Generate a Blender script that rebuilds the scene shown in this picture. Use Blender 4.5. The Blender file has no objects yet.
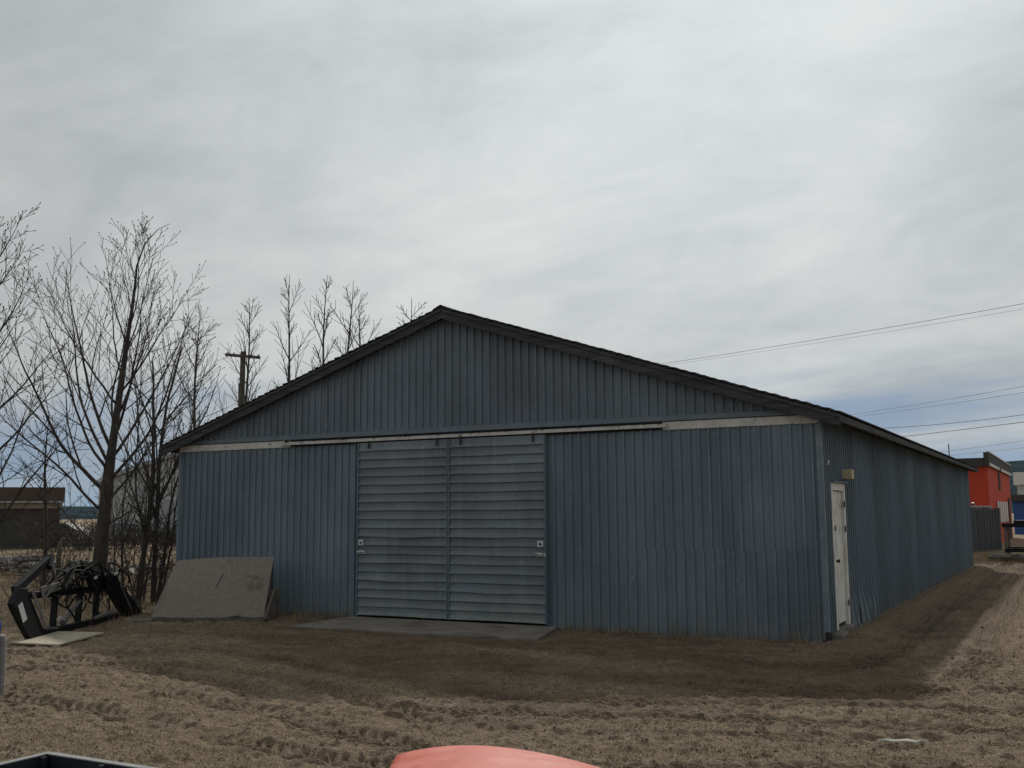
import bpy, bmesh, math, random
import numpy as np
from mathutils import Vector, Matrix

random.seed(7)
RNG = np.random.default_rng(11)
scene = bpy.context.scene
C = scene.collection

# ------------------------------------------------------------------ camera
cam_data = bpy.data.cameras.new('camera')
cam_data.sensor_width = 36.0
cam_data.lens = 1045.1 * 36.0 / 1024.0
cam_data.clip_start = 0.05
cam_data.clip_end = 6000
cam = bpy.data.objects.new('camera', cam_data)
C.objects.link(cam)
CR = Vector((0.8796169, 0.47563616, -0.00666017))
CU = Vector((0.06448744, -0.10536434, 0.99234053))
CF = Vector((-0.47129129, 0.873309, 0.12335281))
CP = Vector((16.967098, -16.415687, 1.924217))
m3 = Matrix((CR, CU, -CF)).transposed()
cam.matrix_world = Matrix.Translation(CP) @ m3.to_4x4()
scene.camera = cam

# ------------------------------------------------------------------ world and sun
SUN = Vector((-0.42, 1.30, 1.0)).normalized()
SUN_EL = math.asin(SUN.z)
SUN_AZ = math.atan2(SUN.x, SUN.y)

world = bpy.data.worlds.new('World')
scene.world = world
world.use_nodes = True
wt = world.node_tree
for n in list(wt.nodes):
    wt.nodes.remove(n)


def W(kind, **kw):
    n = wt.nodes.new(kind)
    for k, v in kw.items():
        setattr(n, k, v)
    return n


def wl(a, b):
    wt.links.new(a, b)


def wmath(op, a, b=None, clamp=False):
    n = W('ShaderNodeMath', operation=op, use_clamp=clamp)
    for i, v in enumerate((a, b)):
        if v is None:
            continue
        if isinstance(v, (int, float)):
            n.inputs[i].default_value = v
        else:
            wl(v, n.inputs[i])
    return n.outputs[0]


sky = W('ShaderNodeTexSky', sky_type='NISHITA')
sky.sun_disc = False
sky.sun_elevation = SUN_EL
sky.sun_rotation = SUN_AZ
sky.air_density = 1.0
sky.dust_density = 0.0
sky.ozone_density = 0.6
sky.altitude = 700
bg_sky = W('ShaderNodeBackground')
bg_sky.inputs['Strength'].default_value = 0.075
tc0 = W('ShaderNodeTexCoord')
vadd = W('ShaderNodeVectorMath', operation='ADD')
vadd.inputs[1].default_value = (0, 0, 0.17)
vnrm = W('ShaderNodeVectorMath', operation='NORMALIZE')
wl(tc0.outputs['Generated'], vadd.inputs[0])
wl(vadd.outputs[0], vnrm.inputs[0])
wl(vnrm.outputs[0], sky.inputs['Vector'])
wl(sky.outputs[0], bg_sky.inputs['Color'])

tc = W('ShaderNodeTexCoord')
sep = W('ShaderNodeSeparateXYZ')
wl(tc.outputs['Generated'], sep.inputs[0])
dz = wmath('MAXIMUM', sep.outputs[2], 0.0)
den = wmath('ADD', dz, 0.24)
px = wmath('DIVIDE', sep.outputs[0], den)
py = wmath('DIVIDE', sep.outputs[1], den)
comb = W('ShaderNodeCombineXYZ')
wl(px, comb.inputs[0])
wl(py, comb.inputs[1])
mp1 = W('ShaderNodeMapping')
mp1.inputs['Rotation'].default_value = (0, 0, math.radians(55))
mp1.inputs['Scale'].default_value = (0.8, 1.15, 1)
mp1.inputs['Location'].default_value = (15.1, 4.4, 0)
wl(comb.outputs[0], mp1.inputs[0])
nz1 = W('ShaderNodeTexNoise')
nz1.inputs['Scale'].default_value = 1.7
nz1.inputs['Detail'].default_value = 7
nz1.inputs['Roughness'].default_value = 0.58
nz1.inputs['Distortion'].default_value = 0.5
wl(mp1.outputs[0], nz1.inputs['Vector'])
nz2 = W('ShaderNodeTexNoise')
nz2.inputs['Scale'].default_value = 0.9
nz2.inputs['Detail'].default_value = 4
wl(mp1.outputs[0], nz2.inputs['Vector'])
nz4 = W('ShaderNodeTexNoise')
nz4.inputs['Scale'].default_value = 5.0
nz4.inputs['Detail'].default_value = 8
nz4.inputs['Roughness'].default_value = 0.6
nz4.inputs['Distortion'].default_value = 1.2
wl(mp1.outputs[0], nz4.inputs['Vector'])
cl = wmath('ADD', wmath('MULTIPLY', nz1.outputs['Fac'], 0.52), wmath('ADD', wmath('MULTIPLY', nz2.outputs['Fac'], 0.34), wmath('MULTIPLY', nz4.outputs['Fac'], 0.14)))
ramp = W('ShaderNodeValToRGB')
ramp.color_ramp.elements[0].position = 0.34
ramp.color_ramp.elements[0].color = (0.505, 0.543, 0.565, 1)
ramp.color_ramp.elements[1].position = 0.66
ramp.color_ramp.elements[1].color = (0.850, 0.882, 0.872, 1)
wl(cl, ramp.inputs[0])
# forward scattering of the veiled sun through the thin cloud
dot = W('ShaderNodeVectorMath', operation='DOT_PRODUCT')
wl(tc.outputs['Generated'], dot.inputs[0])
dot.inputs[1].default_value = SUN
dpos = wmath('MAXIMUM', dot.outputs['Value'], 0.0)
glow = wmath('ADD', wmath('MULTIPLY', wmath('POWER', dpos, 6.0), 0.68), 0.79)
cmul = W('ShaderNodeVectorMath', operation='SCALE')
wl(ramp.outputs[0], cmul.inputs[0])
wl(glow, cmul.inputs['Scale'])
bg_cl = W('ShaderNodeBackground')
bg_cl.inputs['Strength'].default_value = 1.0
wl(cmul.outputs[0], bg_cl.inputs['Color'])
# cloud cover opens in a ragged band just above the horizon
nz3 = W('ShaderNodeTexNoise')
nz3.inputs['Scale'].default_value = 1.1
nz3.inputs['Detail'].default_value = 6
nz3.inputs['Roughness'].default_value = 0.55
mp3 = W('ShaderNodeMapping')
mp3.inputs['Rotation'].default_value = (0, 0, math.radians(20))
mp3.inputs['Scale'].default_value = (0.35, 1.0, 1)
mp3.inputs['Location'].default_value = (-3.0, 4.1, 0)
wl(comb.outputs[0], mp3.inputs[0])
wl(mp3.outputs[0], nz3.inputs['Vector'])
edge = wmath('ADD', dz, wmath('MULTIPLY', wmath('SUBTRACT', nz3.outputs['Fac'], 0.5), 0.34))
mr = W('ShaderNodeMapRange', interpolation_type='SMOOTHSTEP')
wl(edge, mr.inputs[0])
mr.inputs[1].default_value = 0.05
mr.inputs[2].default_value = 0.125
mr.inputs[3].default_value = 0.26
mr.inputs[4].default_value = 1.0
mixs = W('ShaderNodeMixShader')
wl(mr.outputs[0], mixs.inputs[0])
wl(bg_sky.outputs[0], mixs.inputs[1])
wl(bg_cl.outputs[0], mixs.inputs[2])
wout = W('ShaderNodeOutputWorld')
wl(mixs.outputs[0], wout.inputs['Surface'])

sun_data = bpy.data.lights.new('sun', 'SUN')
sun_data.energy = 3.1
sun_data.angle = math.radians(1.6)
sun_data.color = (1.0, 0.95, 0.87)
sun = bpy.data.objects.new('sun', sun_data)
sun.rotation_euler = (-SUN).to_track_quat('-Z', 'Y').to_euler()
sun.location = (0, 0, 40)
C.objects.link(sun)

vs = scene.view_settings
vs.view_transform = 'Standard'
vs.look = 'None'
vs.gamma = 1
vs.use_curve_mapping = False
vs.exposure = -0.42


# ------------------------------------------------------------------ noise
def vnoise(x, y, seed=0):
    x = np.asarray(x, float)
    y = np.asarray(y, float)
    xi = np.floor(x).astype(np.int64)
    yi = np.floor(y).astype(np.int64)
    xf = x - xi
    yf = y - yi

    def h(a, b):
        v = (a * 374761393 + b * 668265263 + seed * 974634777) & 0xffffffff
        v = ((v ^ (v >> 13)) * 1274126177) & 0xffffffff
        v = v ^ (v >> 16)
        return (v & 0xffff) / 65535.0
    u = xf * xf * (3 - 2 * xf)
    v = yf * yf * (3 - 2 * yf)
    return (h(xi, yi) * (1 - u) + h(xi + 1, yi) * u) * (1 - v) + (h(xi, yi + 1) * (1 - u) + h(xi + 1, yi + 1) * u) * v


def fbm(x, y, seed=0, oct=4, gain=0.5):
    s = 0
    a = 1
    t = 0
    for i in range(oct):
        s = s + a * (vnoise(x * 2 ** i + 17.3 * i, y * 2 ** i - 9.1 * i, seed + i) - 0.5)
        t += a
        a *= gain
    return s / t * 2


# ------------------------------------------------------------------ materials
def mat(name, base, rough=0.8, lo=0.75, hi=1.2, scale=3.0, stretch=(1, 1, 1), bump=0.0, bscale=40.0,
        metal=0.0, second=None, sscale=1.0, sthr=(0.5, 0.62), objvar=0.0, detail=6, coat=0.0, spec=0.4, gain=None):
    m = bpy.data.materials.new(name)
    m.use_nodes = True
    t = m.node_tree
    b = t.nodes['Principled BSDF']
    b.inputs['Roughness'].default_value = rough
    b.inputs['Metallic'].default_value = metal
    b.inputs['Specular IOR Level'].default_value = spec
    b.inputs['Coat Weight'].default_value = coat
    g = t.nodes.new('ShaderNodeNewGeometry')
    mp = t.nodes.new('ShaderNodeMapping')
    mp.inputs['Scale'].default_value = stretch
    t.links.new(g.outputs['Position'], mp.inputs[0])
    n = t.nodes.new('ShaderNodeTexNoise')
    n.inputs['Scale'].default_value = scale
    n.inputs['Detail'].default_value = detail
    n.inputs['Roughness'].default_value = 0.6
    t.links.new(mp.outputs[0], n.inputs['Vector'])
    r = t.nodes.new('ShaderNodeValToRGB')
    r.color_ramp.elements[0].position = 0.3
    r.color_ramp.elements[1].position = 0.7
    r.color_ramp.elements[0].color = tuple(c * lo for c in base) + (1,)
    r.color_ramp.elements[1].color = tuple(min(1, c * hi) for c in base) + (1,)
    t.links.new(n.outputs['Fac'], r.inputs[0])
    col = r.outputs[0]
    if second is not None:
        n2 = t.nodes.new('ShaderNodeTexNoise')
        n2.inputs['Scale'].default_value = sscale
        n2.inputs['Detail'].default_value = 8
        n2.inputs['Roughness'].default_value = 0.65
        t.links.new(mp.outputs[0], n2.inputs['Vector'])
        mr_ = t.nodes.new('ShaderNodeMapRange')
        mr_.inputs[1].default_value = sthr[0]
        mr_.inputs[2].default_value = sthr[1]
        t.links.new(n2.outputs['Fac'], mr_.inputs[0])
        mx = t.nodes.new('ShaderNodeMix')
        mx.data_type = 'RGBA'
        t.links.new(mr_.outputs[0], mx.inputs[0])
        t.links.new(col, mx.inputs[6])
        mx.inputs[7].default_value = tuple(second) + (1,)
        col = mx.outputs[2]
    if objvar:
        oi = t.nodes.new('ShaderNodeObjectInfo')
        mr2 = t.nodes.new('ShaderNodeMapRange')
        mr2.inputs[3].default_value = 1 - objvar
        mr2.inputs[4].default_value = 1 + objvar
        t.links.new(oi.outputs['Random'], mr2.inputs[0])
        sc = t.nodes.new('ShaderNodeVectorMath')
        sc.operation = 'SCALE'
        t.links.new(col, sc.inputs[0])
        t.links.new(mr2.outputs[0], sc.inputs['Scale'])
        col = sc.outputs[0]
    t.links.new(col, b.inputs['Base Color'])
    if bump:
        n3 = t.nodes.new('ShaderNodeTexNoise')
        n3.inputs['Scale'].default_value = bscale
        n3.inputs['Detail'].default_value = 5
        t.links.new(mp.outputs[0], n3.inputs['Vector'])
        bp = t.nodes.new('ShaderNodeBump')
        bp.inputs['Strength'].default_value = bump
        bp.inputs['Distance'].default_value = 0.02
        t.links.new(n3.outputs['Fac'], bp.inputs['Height'])
        t.links.new(bp.outputs[0], b.inputs['Normal'])
    return m


def siding_mat(name, base, splash=(0.17, 0.17, 0.15), chalk=(0.28, 0.32, 0.345)):
    """painted sheet metal: chalky streaks, faded patches, mud splash along the foot"""
    m = bpy.data.materials.new(name)
    m.use_nodes = True
    t = m.node_tree
    L = t.links.new
    b = t.nodes['Principled BSDF']
    b.inputs['Roughness'].default_value = 0.55
    b.inputs['Specular IOR Level'].default_value = 0.35
    g = t.nodes.new('ShaderNodeNewGeometry')

    def noise(scale, st, detail=6, rough=0.6):
        mp = t.nodes.new('ShaderNodeMapping')
        mp.inputs['Scale'].default_value = st
        L(g.outputs['Position'], mp.inputs[0])
        n = t.nodes.new('ShaderNodeTexNoise')
        n.inputs['Scale'].default_value = scale
        n.inputs['Detail'].default_value = detail
        n.inputs['Roughness'].default_value = rough
        L(mp.outputs[0], n.inputs['Vector'])
        return n.outputs['Fac']

    def rng(v, a, c, d=0.0, e=1.0):
        r = t.nodes.new('ShaderNodeMapRange')
        L(v, r.inputs[0])
        for i, q in enumerate((a, c, d, e)):
            r.inputs[i + 1].default_value = q
        return r.outputs[0]

    def mul(a, c):
        n = t.nodes.new('ShaderNodeMath')
        n.operation = 'MULTIPLY'
        L(a, n.inputs[0])
        if isinstance(c, float):
            n.inputs[1].default_value = c
        else:
            L(c, n.inputs[1])
        return n.outputs[0]

    def mix(f, a, c):
        x = t.nodes.new('ShaderNodeMix')
        x.data_type = 'RGBA'
        L(f, x.inputs[0])
        for i, q in ((6, a), (7, c)):
            if isinstance(q, tuple):
                x.inputs[i].default_value = q + (1,)
            else:
                L(q, x.inputs[i])
        return x.outputs[2]
    dark = tuple(c * 0.78 for c in base)
    lite = tuple(c * 1.20 for c in base)
    c0 = mix(rng(noise(0.8, (1, 1, 0.5)), 0.35, 0.65), dark, lite)
    c1 = mix(mul(rng(noise(9, (1, 1, 0.045), 4), 0.55, 0.75), 0.35), c0, chalk)
    c1 = mix(mul(rng(noise(14, (1, 1, 0.8), 8, 0.7), 0.57, 0.72), 0.6), c1, chalk)
    c1 = mix(mul(rng(noise(5.5, (1, 1, 0.10), 6, 0.7), 0.62, 0.74), 0.5), c1, tuple(c * 0.62 for c in base))
    c1 = mix(mul(rng(noise(11, (1, 1, 0.07), 5, 0.7), 0.68, 0.78), 0.55), c1, (0.17, 0.115, 0.075))
    c1 = mix(mul(rng(noise(26, (1, 1, 1), 6, 0.7), 0.62, 0.72), 0.5), c1, tuple(c * 0.7 for c in base))
    sz = t.nodes.new('ShaderNodeSeparateXYZ')
    L(g.outputs['Position'], sz.inputs[0])
    foot = rng(sz.outputs[2], 0.0, 0.75, 1.0, 0.0)
    c2 = mix(mul(foot, rng(noise(5, (1, 1, 0.6), 7), 0.38, 0.66, 0.05, 0.75)), c1, splash)
    oi = t.nodes.new('ShaderNodeObjectInfo')
    sc = t.nodes.new('ShaderNodeVectorMath')
    sc.operation = 'SCALE'
    L(c2, sc.inputs[0])
    L(rng(oi.outputs['Random'], 0, 1, 0.90, 1.10), sc.inputs['Scale'])
    L(sc.outputs[0], b.inputs['Base Color'])
    bp = t.nodes.new('ShaderNodeBump')
    bp.inputs['Strength'].default_value = 0.25
    bp.inputs['Distance'].default_value = 0.03
    L(noise(3.0, (1, 1, 1), 3), bp.inputs['Height'])
    L(bp.outputs[0], b.inputs['Normal'])
    return m


M = {}
M['siding'] = siding_mat('blue_siding', (0.143, 0.187, 0.224))
M['gable'] = siding_mat('gable_siding', (0.138, 0.170, 0.205), chalk=(0.26, 0.32, 0.35))
M['doorboard'] = siding_mat('door_siding', (0.152, 0.178, 0.202), splash=(0.22, 0.24, 0.19))
M['band'] = mat('blue_flashing', (0.135, 0.170, 0.198), 0.6, 0.85, 1.1, 2.0)
M['cream'] = mat('cream_trim', (0.60, 0.58, 0.54), 0.75, 0.8, 1.1, 4, (1, 1, 1), 0.2, 30, second=(0.20, 0.18, 0.16), sscale=9, sthr=(0.58, 0.7))
M['white_paint'] = mat('peeling_white_paint', (0.72, 0.71, 0.66), 0.6, 0.85, 1.1, 4, (1, 1, 0.4), 0.15, 30, second=(0.30, 0.26, 0.19), sscale=7, sthr=(0.50, 0.70))
M['fascia'] = mat('weathered_dark_wood', (0.050, 0.050, 0.056), 0.85, 0.5, 1.5, 5, (0.35, 0.35, 3), 0.5, 18, second=(0.11, 0.108, 0.11), sscale=3, sthr=(0.56, 0.72), objvar=0.15)
M['rafter'] = mat('rafter_wood', (0.10, 0.085, 0.07), 0.9, 0.6, 1.4, 6, (1, 1, 1), 0.4, 25, objvar=0.25)
M['soffit'] = mat('roof_deck_wood', (0.11, 0.085, 0.066), 0.9, 0.5, 1.5, 2.5, (1, 0.4, 1), 0.3, 20, second=(0.24, 0.20, 0.15), sscale=1.6, sthr=(0.56, 0.68))
M['shingle'] = mat('asphalt_shingle', (0.035, 0.034, 0.036), 0.95, 0.6, 1.6, 12, (1, 1, 1), 0.6, 60)
M['dark'] = mat('dark_interior_and_shade', (0.025, 0.026, 0.028), 0.9)
M['track'] = mat('galvanized_track', (0.54, 0.53, 0.51), 0.5, 0.7, 1.15, 6, metal=0.3, second=(0.20, 0.14, 0.10), sscale=5, sthr=(0.58, 0.7))
M['iron'] = mat('black_iron', (0.022, 0.021, 0.021), 0.5, 0.6, 1.6, 12, metal=0.2)
M['plate'] = mat('zinc_plate', (0.55, 0.56, 0.55), 0.45, 0.85, 1.1, 20, metal=0.3)
M['nail'] = mat('nail_heads', (0.30, 0.32, 0.33), 0.6, 0.6, 1.3, 30)
M['concrete'] = mat('old_concrete', (0.215, 0.19, 0.165), 0.92, 0.7, 1.2, 2.2, (1, 1, 1), 0.35, 45, second=(0.12, 0.10, 0.085), sscale=1.3, sthr=(0.52, 0.66))
M['plywood'] = mat('weathered_plywood', (0.215, 0.184, 0.157), 0.75, 0.82, 1.12, 14, (1, 1, 1), 0.25, 60, second=(0.13, 0.104, 0.082), sscale=1.5, sthr=(0.58, 0.66))
M['ply_pale'] = mat('pale_plywood', (0.44, 0.39, 0.30), 0.9, 0.75, 1.15, 2, (1, 1, 1), 0.2, 40, second=(0.25, 0.20, 0.14), sscale=4, sthr=(0.55, 0.66))
M['black_steel'] = mat('black_painted_steel', (0.007, 0.007, 0.009), 0.6, 0.7, 1.5, 6, second=(0.03, 0.024, 0.02), sscale=8, sthr=(0.6, 0.74), spec=0.25)
M['worn_steel'] = mat('worn_grey_steel', (0.20, 0.195, 0.19), 0.55, 0.6, 1.3, 8, metal=0.4, second=(0.10, 0.06, 0.04), sscale=8, sthr=(0.56, 0.7))
M['hose'] = mat('black_rubber_hose', (0.008, 0.008, 0.009), 0.7, 0.7, 1.4, 10, spec=0.2)
M['sticker'] = mat('white_sticker', (0.62, 0.63, 0.64), 0.5, 0.9, 1.05, 12)
M['red_plastic'] = mat('faded_red_plastic', (0.50, 0.085, 0.050), 0.6, 0.85, 1.1, 5.0, (1, 1, 1), 0.08, 160, second=(0.57, 0.15, 0.105), sscale=6, sthr=(0.48, 0.62), spec=0.3)
M['red_dark'] = mat('red_plastic_lip', (0.40, 0.075, 0.055), 0.5, 0.9, 1.1, 4)
M['rubber'] = mat('tyre_rubber', (0.02, 0.02, 0.021), 0.85, 0.7, 1.4, 10, (1, 1, 1), 0.4, 60)
M['trailer'] = mat('dark_trailer_panel', (0.018, 0.022, 0.028), 0.45, 0.7, 1.6, 3)
M['rim'] = mat('bare_steel_rim', (0.36, 0.36, 0.35), 0.4, 0.7, 1.15, 10, metal=0.5)
M['greybin'] = mat('grey_weathered_wood', (0.21, 0.20, 0.20), 0.85, 0.6, 1.25, 8, (1, 1, 0.25), 0.5, 30)
M['blue_plastic'] = mat('blue_plastic', (0.015, 0.06, 0.30), 0.35, 0.9, 1.1, 5)
M['bark'] = mat('bark', (0.060, 0.052, 0.046), 0.95, 0.55, 1.5, 9, (1, 1, 0.35), 0.7, 25)
M['bark_pale'] = mat('poplar_bark', (0.085, 0.078, 0.068), 0.95, 0.6, 1.4, 7, (1, 1, 0.4), 0.5, 25)
M['twig'] = mat('twig_bark', (0.058, 0.050, 0.045), 0.95, 0.7, 1.4, 5)
M['post'] = mat('grey_post_wood', (0.12, 0.105, 0.09), 0.95, 0.6, 1.4, 10, (1, 1, 0.2), 0.5, 30)
M['polewood'] = mat('utility_pole_wood', (0.10, 0.088, 0.075), 0.95, 0.7, 1.3, 6, (1, 1, 0.2), 0.4, 20)
M['wire'] = mat('wire', (0.10, 0.10, 0.105), 0.6)
M['fencewire'] = mat('fence_wire', (0.11, 0.10, 0.095), 0.6)
M['brownwall'] = mat('brown_board_wall', (0.060, 0.048, 0.042), 0.9, 0.7, 1.3, 2, (1, 1, 0.3))
M['brownband'] = mat('brown_fascia', (0.085, 0.058, 0.046), 0.9, 0.8, 1.2, 2)
M['litband'] = mat('lit_band', (0.24, 0.20, 0.15), 0.9, 0.8, 1.1, 2)
M['greywall'] = mat('grey_shed_wall', (0.50, 0.50, 0.49), 0.85, 0.8, 1.15, 1.2)
M['greyroof'] = mat('pale_metal_roof', (0.34, 0.35, 0.355), 0.6, 0.85, 1.1, 0.8)
M['carpaint'] = mat('silver_car_paint', (0.22, 0.23, 0.24), 0.3, 0.95, 1.05, 2, spec=0.6)
M['carwhite'] = mat('white_trailer_paint', (0.42, 0.43, 0.43), 0.4, 0.9, 1.05, 2)
M['glass'] = mat('dark_glass', (0.02, 0.025, 0.03), 0.08, 0.9, 1.1, 2, spec=0.8)
M['redwall'] = mat('red_stucco', (0.52, 0.058, 0.026), 0.8, 0.85, 1.1, 1.5, (1, 1, 0.5))
M['darkcap'] = mat('dark_parapet', (0.055, 0.052, 0.05), 0.8, 0.8, 1.2, 2)
M['whitetrim'] = mat('white_window_trim', (0.66, 0.66, 0.63), 0.6, 0.9, 1.05, 4)
M['darkfence'] = mat('dark_fence_sheet', (0.045, 0.050, 0.058), 0.7, 0.8, 1.2, 2, objvar=0.12)
M['bluewall'] = mat('blue_shed_wall', (0.03, 0.09, 0.26), 0.7, 0.85, 1.1, 1)
M['whitewall'] = mat('white_shed_wall', (0.50, 0.52, 0.53), 0.7, 0.9, 1.05, 1)
M['forest'] = mat('hazed_forest_hill', (0.036, 0.052, 0.062), 1.0, 0.6, 1.4, 0.03, (1, 1, 1), 0, 1, spec=0.0)  # bluish base colour carries the distance haze over the forest
M['rubble'] = mat('grey_rubble', (0.20, 0.19, 0.18), 0.95, 0.4, 1.5, 2.5, (1, 1, 1), 0.5, 12, second=(0.06, 0.05, 0.045), sscale=2, sthr=(0.5, 0.6))
M['litter'] = mat('pale_litter', (0.58, 0.55, 0.48), 0.8, 0.8, 1.1, 8)
M['straw_tall'] = mat('tall_dry_grass', (0.29, 0.228, 0.145), 0.95, 0.6, 1.3, 6)


# ------------------------------------------------------------------ mesh helpers
class MB:
    def __init__(self):
        self.v = []
        self.f = []

    def add(self, vs_, fs):
        o = len(self.v)
        self.v += [tuple(p) for p in vs_]
        self.f += [tuple(i + o for i in q) for q in fs]
        return self

    def box(self, a, b, mtx=None):
        (x0, y0, z0), (x1, y1, z1) = a, b
        p = [(x0, y0, z0), (x1, y0, z0), (x1, y1, z0), (x0, y1, z0), (x0, y0, z1), (x1, y0, z1), (x1, y1, z1), (x0, y1, z1)]
        if mtx is not None:
            p = [tuple(mtx @ Vector(q)) for q in p]
        return self.add(p, [(0, 3, 2, 1), (4, 5, 6, 7), (0, 1, 5, 4), (1, 2, 6, 5), (2, 3, 7, 6), (3, 0, 4, 7)])

    def beam(self, p, q, w, h, up=(0, 0, 1)):
        p = Vector(p)
        q = Vector(q)
        d = (q - p)
        n = d.normalized()
        s = n.cross(Vector(up))
        if s.length < 1e-4:
            s = n.cross(Vector((1, 0, 0)))
        s.normalize()
        t = s.cross(n)
        vs_ = []
        for c in (p, q):
            for a, b in ((-1, -1), (1, -1), (1, 1), (-1, 1)):
                vs_.append(c + s * (a * w / 2) + t * (b * h / 2))
        return self.add(vs_, [(0, 1, 2, 3), (7, 6, 5, 4), (0, 4, 5, 1), (1, 5, 6, 2), (2, 6, 7, 3), (3, 7, 4, 0)])

    def tube(self, pts, radii, sides=6, cap=True):
        pts = [Vector(p) for p in pts]
        o = len(self.v)
        n = len(pts)
        ref = None
        for i, p in enumerate(pts):
            if i == 0:
                d = pts[1] - p
            elif i == n - 1:
                d = p - pts[i - 1]
            else:
                d = pts[i + 1] - pts[i - 1]
            if d.length < 1e-9:
                d = Vector((0, 0, 1))
            d.normalize()
            if ref is None:
                ref = d.orthogonal().normalized()
            a = (ref - d * ref.dot(d))
            if a.length < 1e-5:
                a = d.orthogonal()
            a.normalize()
            ref = a
            b = d.cross(a)
            r = radii[i] if hasattr(radii, '__len__') else radii
            for k in range(sides):
                ang = 2 * math.pi * k / sides
                self.v.append(tuple(p + a * (r * math.cos(ang)) + b * (r * math.sin(ang))))
        for i in range(n - 1):
            for k in range(sides):
                k2 = (k + 1) % sides
                self.f.append((o + i * sides + k, o + i * sides + k2, o + (i + 1) * sides + k2, o + (i + 1) * sides + k))
        if cap:
            self.f.append(tuple(o + k for k in reversed(range(sides))))
            self.f.append(tuple(o + (n - 1) * sides + k for k in range(sides)))
        return self

    def grid(self, rows):
        """rows: list of equally long point lists"""
        o = len(self.v)
        nr, nc = len(rows), len(rows[0])
        for r in rows:
            self.v += [tuple(p) for p in r]
        for i in range(nr - 1):
            for j in range(nc - 1):
                self.f.append((o + i * nc + j, o + i * nc + j + 1, o + (i + 1) * nc + j + 1, o + (i + 1) * nc + j))
        return self

    def mesh(self, name, m, smooth=False):
        me = bpy.data.meshes.new(name)
        me.from_pydata(self.v, [], self.f)
        me.update()
        if m is not None:
            me.materials.append(m)
        if smooth:
            me.polygons.foreach_set('use_smooth', [True] * len(me.polygons))
        return me

    def build(self, name, m, parent=None, smooth=False, bevel=0.0):
        o = bpy.data.objects.new(name, self.mesh(name, m, smooth))
        C.objects.link(o)
        if parent is not None:
            o.parent = parent
        if bevel:
            md = o.modifiers.new('bevel', 'BEVEL')
            md.width = bevel
            md.segments = 2
            md.limit_method = 'ANGLE'
        return o


def link_mesh(name, me, parent=None, loc=(0, 0, 0)):
    o = bpy.data.objects.new(name, me)
    C.objects.link(o)
    o.location = loc
    if parent is not None:
        o.parent = parent
    return o


def thing(name, label, cat, loc=(0, 0, 0), group=None, rz=0.0):
    o = bpy.data.objects.new(name, None)
    o.empty_display_size = 0.2
    o.location = loc
    o.rotation_euler = (0, 0, rz)
    C.objects.link(o)
    o['label'] = label
    o['category'] = cat
    if group:
        o['group'] = group
    return o


def tag(o, label=None, cat=None, group=None, kind=None):
    for k, v in (('label', label), ('category', cat), ('group', group), ('kind', kind)):
        if v:
            o[k] = v
    return o


# ------------------------------------------------------------------ ground
BW, BL, BH = 13.49, 24.1, 3.30          # barn width, length, wall height
TRACKS = [
    [(2.5, -9.0), (4.91, -7.64), (5.72, -6.48), (7.77, -6.26), (9.51, -6.9), (11.49, -7.92), (12.82, -7.9), (13.96, -7.47), (16.5, -6.5), (20, -5.2)],
    [(3.2, -9.8), (6.16, -8.54), (7.39, -7.94), (8.67, -8.01), (10.39, -8.46), (11.88, -8.9), (13.5, -8.9), (16, -7.9), (20, -6.4)],
    [(1.0, -7.2), (5.12, -5.78), (5.87, -4.19), (8.25, -3.7), (11.53, -4.07), (14.12, -4.5), (16.3, -3.72), (20, -2.6)],
    [(4.6, -5.0), (7.0, -5.2), (11.17, -6.44), (13.46, -5.97), (15.26, -5.21), (16.36, -5.07), (20, -4.0)],
    [(11.0, -3.0), (13.9, -2.9), (14.53, -1.84), (14.47, 3.82), (14.55, 11.85), (14.51, 21.62), (14.4, 40)],
    [(1.5, -10.6), (4.5, -9.1), (7.4, -8.9), (10.2, -9.3), (13.2, -9.6), (17, -8.8), (20, -7.6)],
    [(4.0, -6.6), (6.4, -6.7), (8.6, -7.3), (10.6, -7.55), (12.2, -7.15), (14.4, -6.55), (17.2, -5.8), (20, -5.0)],
    [(13.0, -4.9), (15.2, -4.6), (15.72, -2.5), (15.62, 2.0), (15.48, 9.0), (15.28, 18.91), (15.1, 40)],
]


def spline(pts, n=5):
    P = np.array(pts, float)
    out = []
    for i in range(len(P) - 1):
        p0 = P[max(i - 1, 0)]
        p1, p2 = P[i], P[i + 1]
        p3 = P[min(i + 2, len(P) - 1)]
        for t in np.linspace(0, 1, n, endpoint=False):
            out.append(0.5 * (2 * p1 + (p2 - p0) * t + (2 * p0 - 5 * p1 + 4 * p2 - p3) * t ** 2 + (3 * p1 - p0 - 3 * p2 + p3) * t ** 3))
    out.append(P[-1])
    return np.array(out)


TR = [spline(t) for t in TRACKS]


def track_field(x, y):
    """for every point: across distance to each tyre track and distance along it"""
    best = []
    for poly in TR:
        d = np.full(x.shape, 1e9)
        s = np.zeros(x.shape)
        sg = np.zeros(x.shape)
        acc = 0
        for a, b in zip(poly[:-1], poly[1:]):
            ab = b - a
            L = np.hypot(*ab)
            if L < 1e-6:
                continue
            u = np.clip(((x - a[0]) * ab[0] + (y - a[1]) * ab[1]) / L ** 2, 0, 1)
            dx = x - (a[0] + u * ab[0])
            dy = y - (a[1] + u * ab[1])
            dd = np.hypot(dx, dy)
            k = dd < d
            d = np.where(k, dd, d)
            s = np.where(k, acc + u * L, s)
            sg = np.where(k, np.sign(ab[0] * dy - ab[1] * dx), sg)
            acc += L
        best.append((d * sg, s))
    return best


def sstep(v, a, b):
    t = np.clip((v - a) / (b - a), 0, 1)
    return t * t * (3 - 2 * t)


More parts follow.
